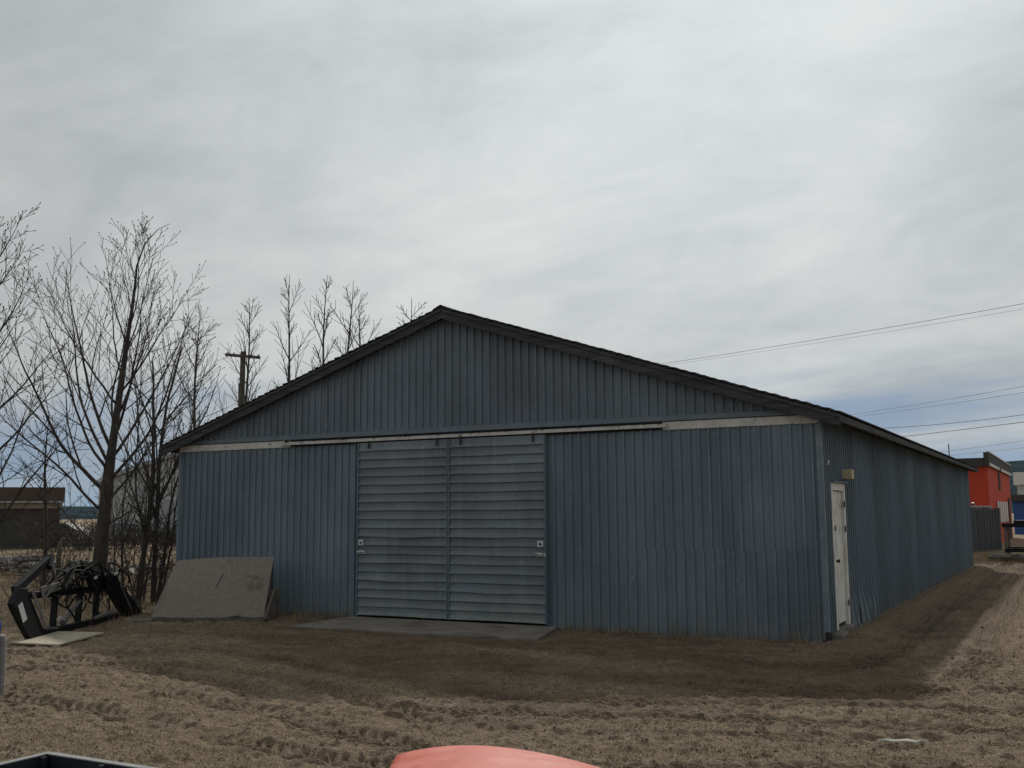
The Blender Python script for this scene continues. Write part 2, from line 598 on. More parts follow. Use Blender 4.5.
def ground_eval(x, y, fine=True):
    x = np.asarray(x, float)
    y = np.asarray(y, float)
    near = np.exp(-(np.maximum(np.hypot(x - 10, y + 4) - 20, 0) / 10) ** 2)
    z = 0.03 * fbm(x * 0.22, y * 0.22, 3, 3) * near
    # keep level at the barn walls
    # earth bank along the side wall
    side = sstep(y, -0.6, 0.6) * (1 - sstep(y, BL - 1, BL + 2))
    z += side * 0.12 * np.exp(-(np.maximum(x - 13.6, 0) / 0.5) ** 2) * (x > 13.0)
    # low grass mound right of the side lane
    z += 0.28 * np.exp(-((x - 17.2) / 1.0) ** 2) * sstep(y, 0, 6) * (1 - sstep(y, 26, 34))
    z += 0.10 * np.exp(-((x + 5) / 6) ** 2) * sstep(y, -2, 6)
    dwall = np.hypot(np.maximum(np.maximum(-x, x - BW), 0), np.maximum(np.maximum(-y, y - BL), 0))
    calm = 0.15 + 0.85 * sstep(dwall, 0.05, 0.6)
    near = near * calm
    z = z * calm - 0.035 * np.exp(-(np.maximum(-y, 0) / 0.3) ** 2) * (x > -0.3) * (x < BW + 0.02) * (y < 0.1)
    worn = np.zeros(x.shape)
    if fine:
        z += 0.020 * fbm(x * 2.1, y * 2.1, 21, 3) * near
        z += 0.014 * fbm(x * 6.5, y * 6.5, 31, 2) * near
        z += 0.030 * np.maximum(fbm(x * 9, y * 11, 41, 2), 0) * near + 0.022 * fbm(x * 12, y * 17, 45, 1) * near
    wob = 0.07 * fbm(x * 1.3, y * 1.3, 55, 2)
    for i, (d, s) in enumerate(track_field(x, y)):
        d = d + wob
        ad = np.abs(d)
        patch = sstep(fbm(s * 0.5 + i * 13, s * 0 + 3.1 * i, 60 + i, 2), -0.6, -0.1)
        inside = 1 - sstep(ad, 0.15, 0.23)
        lug = np.sin((s + ad * 1.1 + (d > 0) * 0.07) * 2 * np.pi / 0.15)
        depth = 0.030 if i not in (4, 7) else 0.04
        z += -depth * inside * (0.5 + 0.5 * patch)
        if fine:
            z += 0.036 * inside * patch * np.clip(lug * 1.6, -1, 1) * (0.65 + 0.5 * fbm(x * 3, y * 3, 70, 2))
        z += 0.012 * np.exp(-((ad - 0.27) / 0.07) ** 2) * (0.4 + 0.6 * patch)
        worn = np.maximum(worn, (1 - sstep(ad, 0.15, 0.42)) * (0.5 + 0.5 * patch))
    # flat beneath the slab
    slab = (1 - sstep(np.abs(x - 7.1), 2.3, 2.7)) * (1 - sstep(np.abs(y + 0.9), 0.9, 1.3))
    z = z * (1 - slab) - 0.02 * slab
    # dirt (0) to dry grass (1); tones partly stand in for sun and shadow
    lim = -4.3 - 1.9 * np.exp(-((x - 11.6) / 2.9) ** 2) + 1.1 * np.exp(-((x - 3.2) / 2.0) ** 2)
    n1 = fbm(x * 0.7, y * 0.7, 81, 4)
    g = sstep((lim - y) + 1.4 * n1, -0.5, 1.3)
    left = sstep(3.0 - x - 0.25 * np.maximum(y, -3) + 0.8 * n1, -0.5, 1.6)
    right = sstep(x - 15.0 + 0.5 * n1, -0.2, 0.7)
    back = sstep(y + n1 * 2, 27, 31)
    bank = 0.75 * side * np.exp(-((x - 13.8) / 0.45) ** 2)
    g = np.maximum.reduce([g, left * sstep(y, -5.5, -2.0), right, back, bank])
    g = np.maximum(g, np.clip(0.22 + 0.9 * fbm(x * 0.35 + 7, y * 1.1, 87, 4), 0, 0.62))
    g = g * (1 - 0.45 * worn * (0.7 + 0.6 * fbm(x * 4, y * 4, 91, 2)))
    g = np.clip(g + 0.30 * fbm(x * 3.1, y * 3.1, 95, 3), 0, 1)
    return z, g, worn


def axis(a, b, step, far, grow=1.13):
    core = np.arange(a, b, step)
    lo = []
    d = step
    p = a
    while p > -far:
        d *= grow
        p -= d
        lo.append(p)
    hi = []
    d = step
    p = core[-1]
    while p < far:
        d *= grow
        p += d
        hi.append(p)
    return np.concatenate([np.array(lo[::-1]), core, np.array(hi)])


gx = axis(2.6, 17.0, 0.025, 2600)
gy = axis(-11.0, -0.4, 0.025, 2600)
GX, GY = np.meshgrid(gx, gy)
GZ, GG, GW = ground_eval(GX, GY)
GZ = np.where(np.hypot(GX, GY) > 300, GZ * 0, GZ)
nx, ny = len(gx), len(gy)
gm = bpy.data.meshes.new('ground')
co = np.stack([GX, GY, GZ], -1).reshape(-1, 3)
idx = np.arange(nx * ny).reshape(ny, nx)
quads = np.stack([idx[:-1, :-1], idx[:-1, 1:], idx[1:, 1:], idx[1:, :-1]], -1).reshape(-1, 4)
gm.vertices.add(len(co))
gm.vertices.foreach_set('co', co.ravel())
gm.loops.add(quads.size)
gm.loops.foreach_set('vertex_index', quads.ravel().astype(np.int32))
gm.polygons.add(len(quads))
gm.polygons.foreach_set('loop_start', np.arange(0, quads.size, 4, dtype=np.int32))
gm.polygons.foreach_set('loop_total', np.full(len(quads), 4, dtype=np.int32))
gm.update(calc_edges=True)
gm.polygons.foreach_set('use_smooth', np.ones(len(quads), bool))
att = gm.attributes.new('cover', 'FLOAT_COLOR', 'POINT')
colr = np.stack([GG, GW, GG * 0, GG * 0 + 1], -1).reshape(-1)
att.data.foreach_set('color', colr.astype(np.float32))


def ground_material():
    m = bpy.data.materials.new('dirt_and_dry_grass')
    m.use_nodes = True
    t = m.node_tree
    L = t.links.new
    b = t.nodes['Principled BSDF']
    b.inputs['Roughness'].default_value = 0.97
    b.inputs['Specular IOR Level'].default_value = 0.12
    g = t.nodes.new('ShaderNodeNewGeometry')
    a = t.nodes.new('ShaderNodeAttribute')
    a.attribute_name = 'cover'
    sp = t.nodes.new('ShaderNodeSeparateColor')
    L(a.outputs['Color'], sp.inputs[0])

    def noise(scale, detail=6, rough=0.65, st=(1, 1, 1)):
        mp = t.nodes.new('ShaderNodeMapping')
        mp.inputs['Scale'].default_value = st
        L(g.outputs['Position'], mp.inputs[0])
        n = t.nodes.new('ShaderNodeTexNoise')
        n.inputs['Scale'].default_value = scale
        n.inputs['Detail'].default_value = detail
        n.inputs['Roughness'].default_value = rough
        L(mp.outputs[0], n.inputs['Vector'])
        return n.outputs['Fac']

    def ramp3(v, stops):
        r = t.nodes.new('ShaderNodeValToRGB')
        e = r.color_ramp.elements
        e[0].position, e[1].position = stops[0][0], stops[-1][0]
        e[0].color, e[1].color = stops[0][1] + (1,), stops[-1][1] + (1,)
        for p_, c_ in stops[1:-1]:
            q = e.new(p_)
            q.color = c_ + (1,)
        L(v, r.inputs[0])
        return r.outputs[0]

    def mix(f, x, y, mode='MIX'):
        q = t.nodes.new('ShaderNodeMix')
        q.data_type = 'RGBA'
        q.blend_type = mode
        if isinstance(f, float):
            q.inputs[0].default_value = f
        else:
            L(f, q.inputs[0])
        L(x, q.inputs[6])
        L(y, q.inputs[7])
        return q.outputs[2]
    dirt = ramp3(noise(1.6, 9, 0.72, (0.45, 1.3, 1)), [(0.30, (0.095, 0.070, 0.050)), (0.5, (0.162, 0.121, 0.086)), (0.72, (0.240, 0.188, 0.138))])
    grass = ramp3(noise(7.0, 9, 0.75), [(0.28, (0.140, 0.104, 0.068)), (0.48, (0.275, 0.212, 0.145)), (0.72, (0.440, 0.355, 0.256))])
    col = mix(sp.outputs[0], dirt, grass)
    speck = ramp3(noise(55, 4, 0.7), [(0.32, (0.45, 0.43, 0.41)), (0.5, (1, 1, 1)), (0.68, (1.45, 1.43, 1.40))])
    col = mix(1.0, col, speck, 'MULTIPLY')
    L(col, b.inputs['Base Color'])
    bp = t.nodes.new('ShaderNodeBump')
    bp.inputs['Strength'].default_value = 1.0
    bp.inputs['Distance'].default_value = 0.05
    L(noise(38, 6, 0.7), bp.inputs['Height'])
    L(bp.outputs[0], b.inputs['Normal'])
    return m


M['ground'] = ground_material()
gm.materials.append(M['ground'])
ground = link_mesh('ground', gm)
tag(ground, 'rutted bare earth and matted dry grass yard', kind='structure')


def gz(x, y):
    return float(ground_eval(np.array([x]), np.array([y]))[0][0])


# concrete apron in front of the sliding doors
ap = MB()
cs = [(4.72, -1.92), (9.50, -1.80), (9.02, -0.12), (4.66, -0.12)]
ap.add([(x, y, -0.1) for x, y in cs] + [(x, y, 0.022) for x, y in cs],
       [(4, 5, 6, 7), (0, 1, 5, 4), (1, 2, 6, 5), (2, 3, 7, 6), (3, 0, 4, 7)])
tag(ap.build('concrete_apron', M['concrete'], bevel=0.015), 'worn concrete apron in front of the sliding doors', kind='structure')

# ------------------------------------------------------------------ the barn
barn = thing('storage_barn', 'long blue-grey metal clad storage barn with low gable roof and sliding doors', 'barn')
SL = 0.328                                 # roof slope
RX = BW / 2
OH = 0.36                                  # eave overhang
YF = -0.23                                 # front rake plane
YB = BL + 0.12


def under(x):                              # underside line of the roof deck
    return 5.585 - abs(x - RX) * SL


def panel_profile(w, nrib, rnd, flip=False):
    """trapezoid ribs; returns (s, depth) pairs across the sheet"""
    pitch = w / nrib
    out = [(0.0, 0.0)]
    for i in range(nrib):
        c = pitch * (i + 0.62)
        out += [(c - 0.024, 0.0), (c - 0.020, 0.034), (c + 0.014, 0.034), (c + 0.022, 0.0)]
    out.append((w, 0.0))
    return out


def panel_mesh(w, z0, z1, nrib=6, rows=(0, 1), seed=0, top=None, wav=0.004, ax='x', dents=()):
    """a sheet in the x-z plane facing -y (ax='x') or in the y-z plane facing +x (ax='y')"""
    r = random.Random(seed)
    prof = panel_profile(w, nrib, r)
    grid = []
    for k in rows:
        row = []
        ph = r.uniform(-1, 1) * wav
        for s, d in prof:
            zt = top(s) if top else z1
            z = z0 + (zt - z0) * k
            off = d + ph * math.sin(math.pi * s / w)
            for (ds, dz_, rad, amp) in dents:
                q = ((s - ds) ** 2 + ((z - dz_) * 0.55) ** 2) / rad ** 2
                off += amp * math.exp(-q)
            row.append((s, -off, z) if ax == 'x' else (off, s, z))
        grid.append(row)
    mb = MB()
    mb.grid(grid if ax == 'x' else grid)
    return mb


# backing sheathing, one per wall; the sheets hang on it
fw_ = MB()
fw_.box((0.03, 0.055, -0.1), (4.69, 0.10, BH))
fw_.box((8.80, 0.055, -0.1), (BW - 0.03, 0.10, BH))
fw_.box((4.69, 0.06, -0.1), (8.80, 0.09, BH))
front = fw_.build('front_wall', M['dark'], barn)
nail = MB()


def nail_dot(p, n='y'):
    x, y, z = p
    r = 0.009
    if n == 'y':
        nail.add([(x - r, y, z - r), (x + r, y, z - r), (x + r, y, z + r), (x - r, y, z + r), (x, y - 0.005, z)],
                 [(0, 1, 4), (1, 2, 4), (2, 3, 4), (3, 0, 4)])
    else:
        nail.add([(x, y - r, z - r), (x, y + r, z - r), (x, y + r, z + r), (x, y - r, z + r), (x + 0.005, y, z)],
                 [(0, 1, 4), (1, 2, 4), (2, 3, 4), (3, 0, 4)])


def hang_panels(x0, x1, n, parent, z0, z1, seed, rows=(0, 0.4, 1), dent_map={}):
    w = (x1 - x0) / n
    for i in range(n):
        mb = panel_mesh(w, z0, z1, 7, rows, seed + i, dents=dent_map.get(i, ()))
        o = mb.build('siding_panel', M['siding'], parent)
        o.location = (x0 + i * w, -0.002 * (i % 2), 0)
        for zz in (0.25, 1.30, 2.35, z1 - 0.08):
            for k in range(7):
                if random.random() < 0.85:
                    nail_dot((x0 + i * w + w / 7 * (k + 0.25), -0.0025, zz + random.uniform(-.012, .012)))


R9 = (0, 0.08, 0.18, 0.28, 0.38, 0.42, 0.6, 1)
hang_panels(0.0, 4.72, 4, front, -0.06, 3.29, 100)
_w = (BW - 0.05 - 8.835) / 4
for _i, _x in enumerate((8.835 + 1.45 * _w, 8.835 + 2.45 * _w, 8.835 + 3.0 * _w)):
    _ww = _w if _i < 2 else 0.55 * _w
    _xx = _x if _i < 2 else 8.835 + 3.45 * _w
    _mb = panel_mesh(_ww, -0.06, 1.33 + 0.01 * _i, 7 if _i < 2 else 4, (0, 0.12, 0.25, 0.4, 0.55, 0.7, 0.85, 1), 250 + _i,
                     dents=(((0.35, 0.9, 0.16, -0.02), (0.62, 0.4, 0.2, 0.02)), ((0.5, 0.7, 0.15, 0.025), (0.72, 0.9, 0.13, -0.02)), ((0.25, 0.5, 0.2, 0.02),))[_i])
    _o = _mb.build('siding_panel', M['siding'], front)
    _o.location = (_xx, -0.010 - 0.002 * _i, 0)
hang_panels(8.835, BW - 0.05, 4, front, -0.06, 3.29, 200, R9,
            {1: ((0.4, 0.5, 0.18, -0.012), (0.9, 0.8, 0.2, 0.012)), 2: ((0.3, 0.45, 0.22, 0.016), (0.85, 0.9, 0.16, -0.02)),
             3: ((0.2, 0.8, 0.22, -0.022), (0.55, 0.35, 0.2, 0.02), (0.9, 1.0, 0.2, 0.014))})
nails_front = nail.build('nail_heads', M['nail'], front)
nails_front['kind'] = 'stuff'
nail = MB()
# loose nail holes showing bare metal low on the right wall
pn = MB()
for (x, z) in [(10.35, 0.86), (10.55, 0.60), (10.72, 0.61), (10.78, 0.66), (10.62, 0.36), (10.82, 0.36), (10.50, 0.28), (3.2, 1.30), (3.6, 1.28), (4.05, 1.27), (4.4, 1.3), (2.6, 0.9), (10.9, 1.32), (11.6, 1.33), (12.1, 1.31), (12.4, 1.33), (12.9, 1.30)]:
    pn.tube([(x, -0.004, z), (x, 0.006, z)], 0.012, 7)
pn.build('bare_metal_patch', M['plate'], front)['kind'] = 'stuff'

# gable sheathing and sheets
gb = MB()
gy0 = 0.012
poly = [(0.02, 3.42), (BW - 0.02, 3.42), (BW - 0.02, under(BW - 0.02)), (RX, under(RX)), (0.02, under(0.02))]
gb.add([(x, gy0, z) for x, z in poly] + [(x, 0.08, z) for x, z in poly],
       [(0, 1, 2, 3, 4), (9, 8, 7, 6, 5)] + [(i, i + 5, (i + 1) % 5 + 5, (i + 1) % 5) for i in range(5)])
gable = gb.build('gable_wall', M['dark'], barn)
NG = 14
gw = BW / NG
for i in range(NG):
    x0 = i * gw
    mb = panel_mesh(gw, 3.52, 4, 6, (0, 1), 300 + i, top=lambda s, x0=x0: max(3.53, under(x0 + s) + 0.01), wav=0.003)
    o = mb.build('siding_panel', M['gable'], gable)
    o.location = (x0, -0.012 - 0.002 * (i % 2), 0)

# flashing at the foot of the gable, cream board, track
fl = MB()
fl.grid([[(0.0, 0.006, 3.56), (BW, 0.006, 3.56)], [(0.0, -0.050, 3.512), (BW, -0.050, 3.512)], [(0.0, -0.056, 3.435), (BW, -0.056, 3.435)], [(0.0, 0.0, 3.420), (BW, 0.0, 3.420)]])
fl.build('flashing', M['band'], barn)
for x0, x1 in ((-0.01, 3.05), (10.95, BW + 0.012)):
    q = MB()
    q.box((x0, -0.034, 3.285), (x1, 0.0, 3.4185))
    q.build('trim_board', M['cream'], barn, bevel=0.004)
q = MB()
q.box((3.052, -0.030, 3.288), (10.948, 0.0, 3.4185))
q.build('trim_board', M['dark'], barn, bevel=0.004)  # dark strip coloured as the shade behind the door track
# hanging rail: an inverted channel with brackets
tr = MB()
tr.box((2.85, -0.115, 3.325), (11.05, -0.105, 3.375))
tr.box((2.85, -0.075, 3.325), (11.05, -0.065, 3.375))
tr.box((2.85, -0.116, 3.3755), (11.05, -0.064, 3.382))
rail = tr.build('door_track', M['track'], barn)
for k in range(12):
    x = 3.0 + k * 0.72
    b_ = MB()
    b_.beam((x, -0.09, 3.383), (x, -0.09, 3.418), 0.06, 0.05)
    b_.beam((x, -0.122, 3.37), (x, -0.122, 3.42), 0.05, 0.008)
    b_.build('bracket', M['iron'], rail)

# sliding doors: lapped horizontal metal boards, each one its own piece
ND = 20
DZ0, DZ1 = 0.048, 3.285
bh = (DZ1 - DZ0) / ND
for di, (x0, x1) in enumerate(((4.80, 6.81), (6.847, 8.800))):
    core = MB()
    core.box((x0 + 0.02, -0.085, DZ0 + 0.01), (x1 - 0.02, -0.03, DZ1))
    door = core.build('sliding_door', M['dark'], barn)
    rr = random.Random(40 + di)
    for k in range(ND):
        z = DZ0 + k * bh
        rows = [[], [], [], []]
        dent = 0.0
        if (di, k) in ((0, 5), (0, 4), (0, 9), (1, 2), (1, 3), (1, 9)):
            dent = rr.uniform(0.010, 0.020)
        nseg = 10
        ph = rr.uniform(0, 6)
        for s in range(nseg + 1):
            u = s / nseg
            x = x0 + (x1 - x0) * u
            wv = 0.004 * math.sin(u * 9 + ph) + dent * math.exp(-((u - 0.45 - 0.3 * math.sin(ph)) / 0.22) ** 2)
            sag = 0.004 * math.sin(u * 6 + ph * 2) - dent * 0.9 * math.exp(-((u - 0.5) / 0.2) ** 2)
            rows[0].append((x, -0.087, z + bh + 0.012))
            rows[1].append((x, -0.094 - wv * 0.6, z + bh * 0.5))
            rows[2].append((x, -0.120 - wv, z + 0.012 + sag))
            rows[3].append((x, -0.090, z + 0.002 + sag))
        rows = rows[::-1]
        MB().grid(rows).build('board', M['doorboard'], door)
    # edge channel
    for xa in (x0 - 0.012, x1 - 0.010):
        e = MB()
        e.box((xa, -0.122, DZ0 - 0.005), (xa + 0.022, -0.03, DZ1 + 0.005))
        e.build('edge_channel', M['band'], door)
    xs = x0 + 0.09 if di == 0 else x1 - 0.09
    q = MB()
    q.box((xs - 0.06, -0.128, 1.35), (xs + 0.06, -0.1185, 1.46))
    pl_ = q.build('latch_plate', M['plate'], door, bevel=0.006)
    q = MB()
    q.tube([(xs, -0.129, 1.40), (xs, -0.136, 1.40)], 0.022, 10)
    q.build('keyhole', M['iron'], pl_)
    q = MB()
    sgn = 1 if di == 0 else -1
    q.tube([(xs - 0.06 * sgn, -0.12, 1.22), (xs - 0.05 * sgn, -0.165, 1.23), (xs + 0.03 * sgn, -0.17, 1.245), (xs + 0.09 * sgn, -0.12, 1.225)], 0.019, 8)
    q.box((xs - 0.085, -0.124, 1.192), (xs + 0.10, -0.1185, 1.245))
    q.build('handle', M['plate'], door)
    for hx in (x0 + 0.25, x1 - 0.22):
        q = MB()
        q.box((hx - 0.02, -0.128, 3.20), (hx + 0.02, -0.121, 3.33))
        q.tube([(hx - 0.045, -0.09, 3.35), (hx + 0.045, -0.09, 3.35)], 0.02, 8)
        q.tube([(hx, -0.128, 3.20), (hx, -0.138, 3.20)], 0.02, 8)
        q.build('hanger', M['iron'], door)
for x, w in ((4.74, 0.03), (8.812, 0.04)):
    q = MB()
    q.box((x - w / 2, -0.02, 0.0), (x + w / 2, 0.010, 3.285))
    q.build('door_jamb', M['band'], barn)

# side wall with man door
sw = MB()
sw.box((BW - 0.08, 0.03, -0.1), (BW - 0.014, 0.56, 3.46))
sw.box((BW - 0.08, 1.61, -0.1), (BW - 0.014, BL, 3.46))
sw.box((BW - 0.08, 0.56, 2.36), (BW - 0.014, 1.61, 3.46))
side = sw.build('side_wall', M['dark'], barn)


def side_panel(y0, y1, z0, z1, nrib, seed, rows=(0, 0.4, 1), dents=()):
    mb = panel_mesh(y1 - y0, z0, z1, nrib, rows, seed, ax='y', dents=dents, wav=0.006)
    o = mb.build('siding_panel', M['siding'], side)
    o.location = (BW + 0.002 * (seed % 2), y0, 0)
    return o


side_panel(0.05, 0.54, -0.06, 3.42, 3, 400, R9, ((0.25, 0.2, 0.2, 0.02),))
side_panel(0.54, 1.63, 2.42, 3.42, 7, 401)
y = 1.63
k = 0
npan = 24
pw = (BL - y) / npan
while k < npan:
    d_ = ()
    rows = (0, 0.5, 1)
    if k == 0:
        rows = R9
        d_ = ((0.35, 0.0, 0.16, 0.13), (0.72, 0.3, 0.22, -0.01))
    elif k == 1:
        rows = R9
        d_ = ((0.25, 0.0, 0.22, 0.17), (0.75, 0.2, 0.2, -0.01))
    elif k == 2:
        rows = R9
        d_ = ((0.3, 0.1, 0.25, 0.10),)
    elif k in (4, 7):
        rows = R9
        d_ = ((0.5, 0.0, 0.2, 0.05),)
    side_panel(y, y + pw, -0.06, 3.42, 5, 402 + k, rows, d_)
    for zz in (0.3, 1.3, 2.35, 3.2):
        for j in range(5):
            if random.random() < 0.8:
                nail_dot((BW + 0.0025, y + pw / 5 * (j + 0.25), zz), 'x')
    y += pw
    k += 1
ns = nail.build('nail_heads', M['nail'], side)
ns['kind'] = 'stuff'
# corner trim, battered at the foot
ct = MB()
prof = [(-0.050, -0.034), (-0.0, -0.036), (0.034, -0.036), (0.036, 0.0), (0.034, 0.06)]
rws = []
for z in np.linspace(0.0, 3.30, 16):
    a = 0.012 * math.sin(z * 5) * math.exp(-z * 1.2) + random.uniform(-0.002, 0.002)
    rws.append([(BW + px_ + a * 0.6, py_ - a, z) for px_, py_ in prof])
ct.grid(rws)
M['corner'] = mat('worn_corner_trim', (0.155, 0.195, 0.228), 0.6, 0.8, 1.15, 6, (1, 1, 0.4), 0.2, 20, second=(0.30, 0.31, 0.31), sscale=14, sthr=(0.56, 0.70))
ct.build('corner_trim', M['corner'], barn)
ctl = MB()
ctl.grid([[(-0.03, 0.07, z), (-0.03, -0.028, z), (0.06, -0.026, z)] for z in (0, 1.6, 3.285)])
ctl.build('corner_trim', M['siding'], barn)
# broken concrete and a black boot at the corner foot
q = MB()
q.box((BW - 0.02, -0.09, -0.04), (BW + 0.07, 0.0, 0.13))
q.build('corner_foot', M['iron'], barn, bevel=0.01)
q = MB()
q.box((BW + 0.02, 0.15, -0.05), (BW + 0.20, 0.62, 0.09))
q.build('footing', M['concrete'], barn, bevel=0.03)

# left and back walls
for nm, rws in (('left_wall', [[(0.0 + 0.0, yy, z) for z in (-0.05, 3.40)] for yy in np.linspace(0.07, BL, 3)]),):
    mb = MB()
    pts_lo = []
    nrib = 150
    for i in range(nrib):
        yc = 0.1 + (BL - 0.1) * i / nrib
        st = (BL - 0.1) / nrib
        pts_lo += [(0.0, yc), (0.0, yc + st * 0.6), (-0.02, yc + st * 0.68), (-0.02, yc + st * 0.85), (0.0, yc + st * 0.93)]
    pts_lo.append((0.0, BL))
    mb.grid([[(x, yy, -0.05) for x, yy in pts_lo], [(x, yy, 3.44) for x, yy in pts_lo]])
    mb.build(nm, M['siding'], barn)
mb = MB()
pl2 = [(0, -0.05), (BW, -0.05), (BW, 3.46), (RX, under(RX)), (0, 3.46)]
mb.add([(x, BL, z) for x, z in pl2] + [(x, BL - 0.06, z) for x, z in pl2], [(0, 1, 2, 3, 4), (9, 8, 7, 6, 5)] + [(i, i + 5, (i + 1) % 5 + 5, (i + 1) % 5) for i in range(5)])
mb.build('back_wall', M['siding'], barn)

# man door in the side wall
fr = MB()
DY0, DY1, DT = 0.545, 1.62, 2.39
fr.box((BW - 0.06, DY0, 0.02), (BW + 0.034, DY0 + 0.115, DT))
fr.box((BW - 0.06, DY1 - 0.115, 0.02), (BW + 0.034, DY1, DT))
fr.box((BW - 0.06, DY0 + 0.115, DT - 0.125), (BW + 0.034, DY1 - 0.115, DT))
frame = fr.build('door_frame', M['white_paint'], barn, bevel=0.006)
q = MB()
q.box((BW - 0.06, DY0 + 0.13, 0.16), (BW - 0.012, DY1 - 0.125, DT - 0.135))
slab = q.build('door_panel', M['white_paint'], frame, bevel=0.004)
q = MB()
q.box((BW - 0.05, DY0 + 0.115, 0.02), (BW - 0.03, DY1 - 0.115, DT - 0.125))
q.build('door_gap_shade', M['dark'], frame)  # dark sheet stands in for the shadow line round the door
q = MB()
q.tube([(BW - 0.012, DY0 + 0.22, 1.15), (BW + 0.03, DY0 + 0.22, 1.15), (BW + 0.038, DY0 + 0.22, 1.15), (BW + 0.07, DY0 + 0.22, 1.15), (BW + 0.075, DY0 + 0.22, 1.15)], [0.03, 0.012, 0.028, 0.028, 0.015], 10)
q.build('knob', M['iron'], frame)
q = MB()
q.box((BW - 0.013, DY0 + 0.17, 1.62), (BW + 0.03, DY0 + 0.26, 1.71))
q.build('padlock_hasp', M['iron'], frame)
for hz_ in (0.45, 1.64, 2.05):
    q = MB()
    q.tube([(BW + 0.040, DY1 - 0.118, hz_ - 0.05), (BW + 0.040, DY1 - 0.118, hz_ + 0.05)], 0.010, 8)
    q.box((BW + 0.0342, DY1 - 0.14, hz_ - 0.05), (BW + 0.038, DY1 - 0.08, hz_ + 0.05))
    q.build('hinge', M['iron'], frame)
q = MB()
q.box((BW - 0.06, DY0 - 0.02, DT + 0.001), (BW + 0.09, DY1 + 0.03, DT + 0.022))
q.build('drip_cap', M['band'], frame)
q = MB()
q.box((BW - 0.06, DY0, -0.02), (BW + 0.10, DY1, 0.10))
q.build('door_sill', M['concrete'], frame, bevel=0.012)
# lamp housing beside the door and a small insulator near the corner
M['beige'] = mat('beige_lamp_box', (0.52, 0.43, 0.28), 0.6, 0.85, 1.05, 5)
q = MB()
q.box((BW + 0.02, 1.46, 2.46), (BW + 0.19, 1.64, 2.62))
wl_ = q.build('lamp_housing', M['beige'], barn, bevel=0.012)
q = MB()
q.box((BW - 0.002, 1.48, 2.49), (BW + 0.019, 1.60, 2.60))
q.build('mounting_plate', M['darkcap'], wl_)
q = MB()
q.tube([(BW + 0.0, 0.26, 2.66), (BW + 0.05, 0.26, 2.66), (BW + 0.06, 0.26, 2.69), (BW + 0.06, 0.26, 2.72)], [0.022, 0.022, 0.025, 0.012], 8)
q.build('insulator', M['plate'], barn)

# roof: deck with stepped shingle courses, fascia boards, rafter tails
XL, XR = -OH, BW + OH


def top_z(x):
    return 5.735 - abs(x - RX) * SL


rf = MB()
ncrs = 44
for sgn in (-1, 1):
    xe = XL if sgn < 0 else XR
    prev = None
    section = []
    for k in range(ncrs):
        xa = xe + (RX - xe) * k / ncrs
        xb = xe + (RX - xe) * (k + 1) / ncrs
        section += [(xa - sgn * -0.02, top_z(xa) + 0.030 + random.uniform(-0.004, 0.006)), (xb, top_z(xb) + 0.012)]
    lower = [(xe, top_z(xe) - 0.045), (RX, top_z(RX) - 0.045)]
    y0s = [YF - 0.03 + random.uniform(-0.012, 0.012) for _ in section]
    n = len(section)
    A_ = [(x, y0s[i], z) for i, (x, z) in enumerate(section)]
    B_ = [(x, YB, z) for x, z in section]
    A2 = [(x, y0s[i], z - 0.022) for i, (x, z) in enumerate(section)]
    B2 = [(x, YB, z - 0.022) for x, z in section]
    rf.grid([A_, B_])
    rf.grid([A2, B2])
    rf.grid([A_, A2])
    rf.grid([B_, B2])
    rf.grid([[A_[0], A2[0]], [B_[0], B2[0]]])
roof = rf.build('roof', M['shingle'], barn)
dk = MB()
for sgn in (-1, 1):
    xe = XL + 0.02 if sgn < 0 else XR - 0.02
    ys = (YF + 0.025, YB - 0.02)
    vs_ = []
    for yy in ys:
        vs_ += [(xe, yy, top_z(xe) - 0.035), (RX, yy, top_z(RX) - 0.035), (RX, yy, top_z(RX) - 0.015), (xe, yy, top_z(xe) - 0.015)]
    dk.add(vs_, [(0, 1, 2, 3), (7, 6, 5, 4), (0, 4, 5, 1), (2, 6, 7, 3), (3, 7, 4, 0)])
dk.build('roof_deck', M['soffit'], roof)
rc = MB()
rc.grid([[(RX - 0.16, yy, top_z(RX - 0.16) + 0.035), (RX, yy, top_z(RX) + 0.055), (RX + 0.16, yy, top_z(RX + 0.16) + 0.035)] for yy in np.linspace(YF - 0.035, YB, 30)])
rc.build('ridge_cap', M['shingle'], roof)
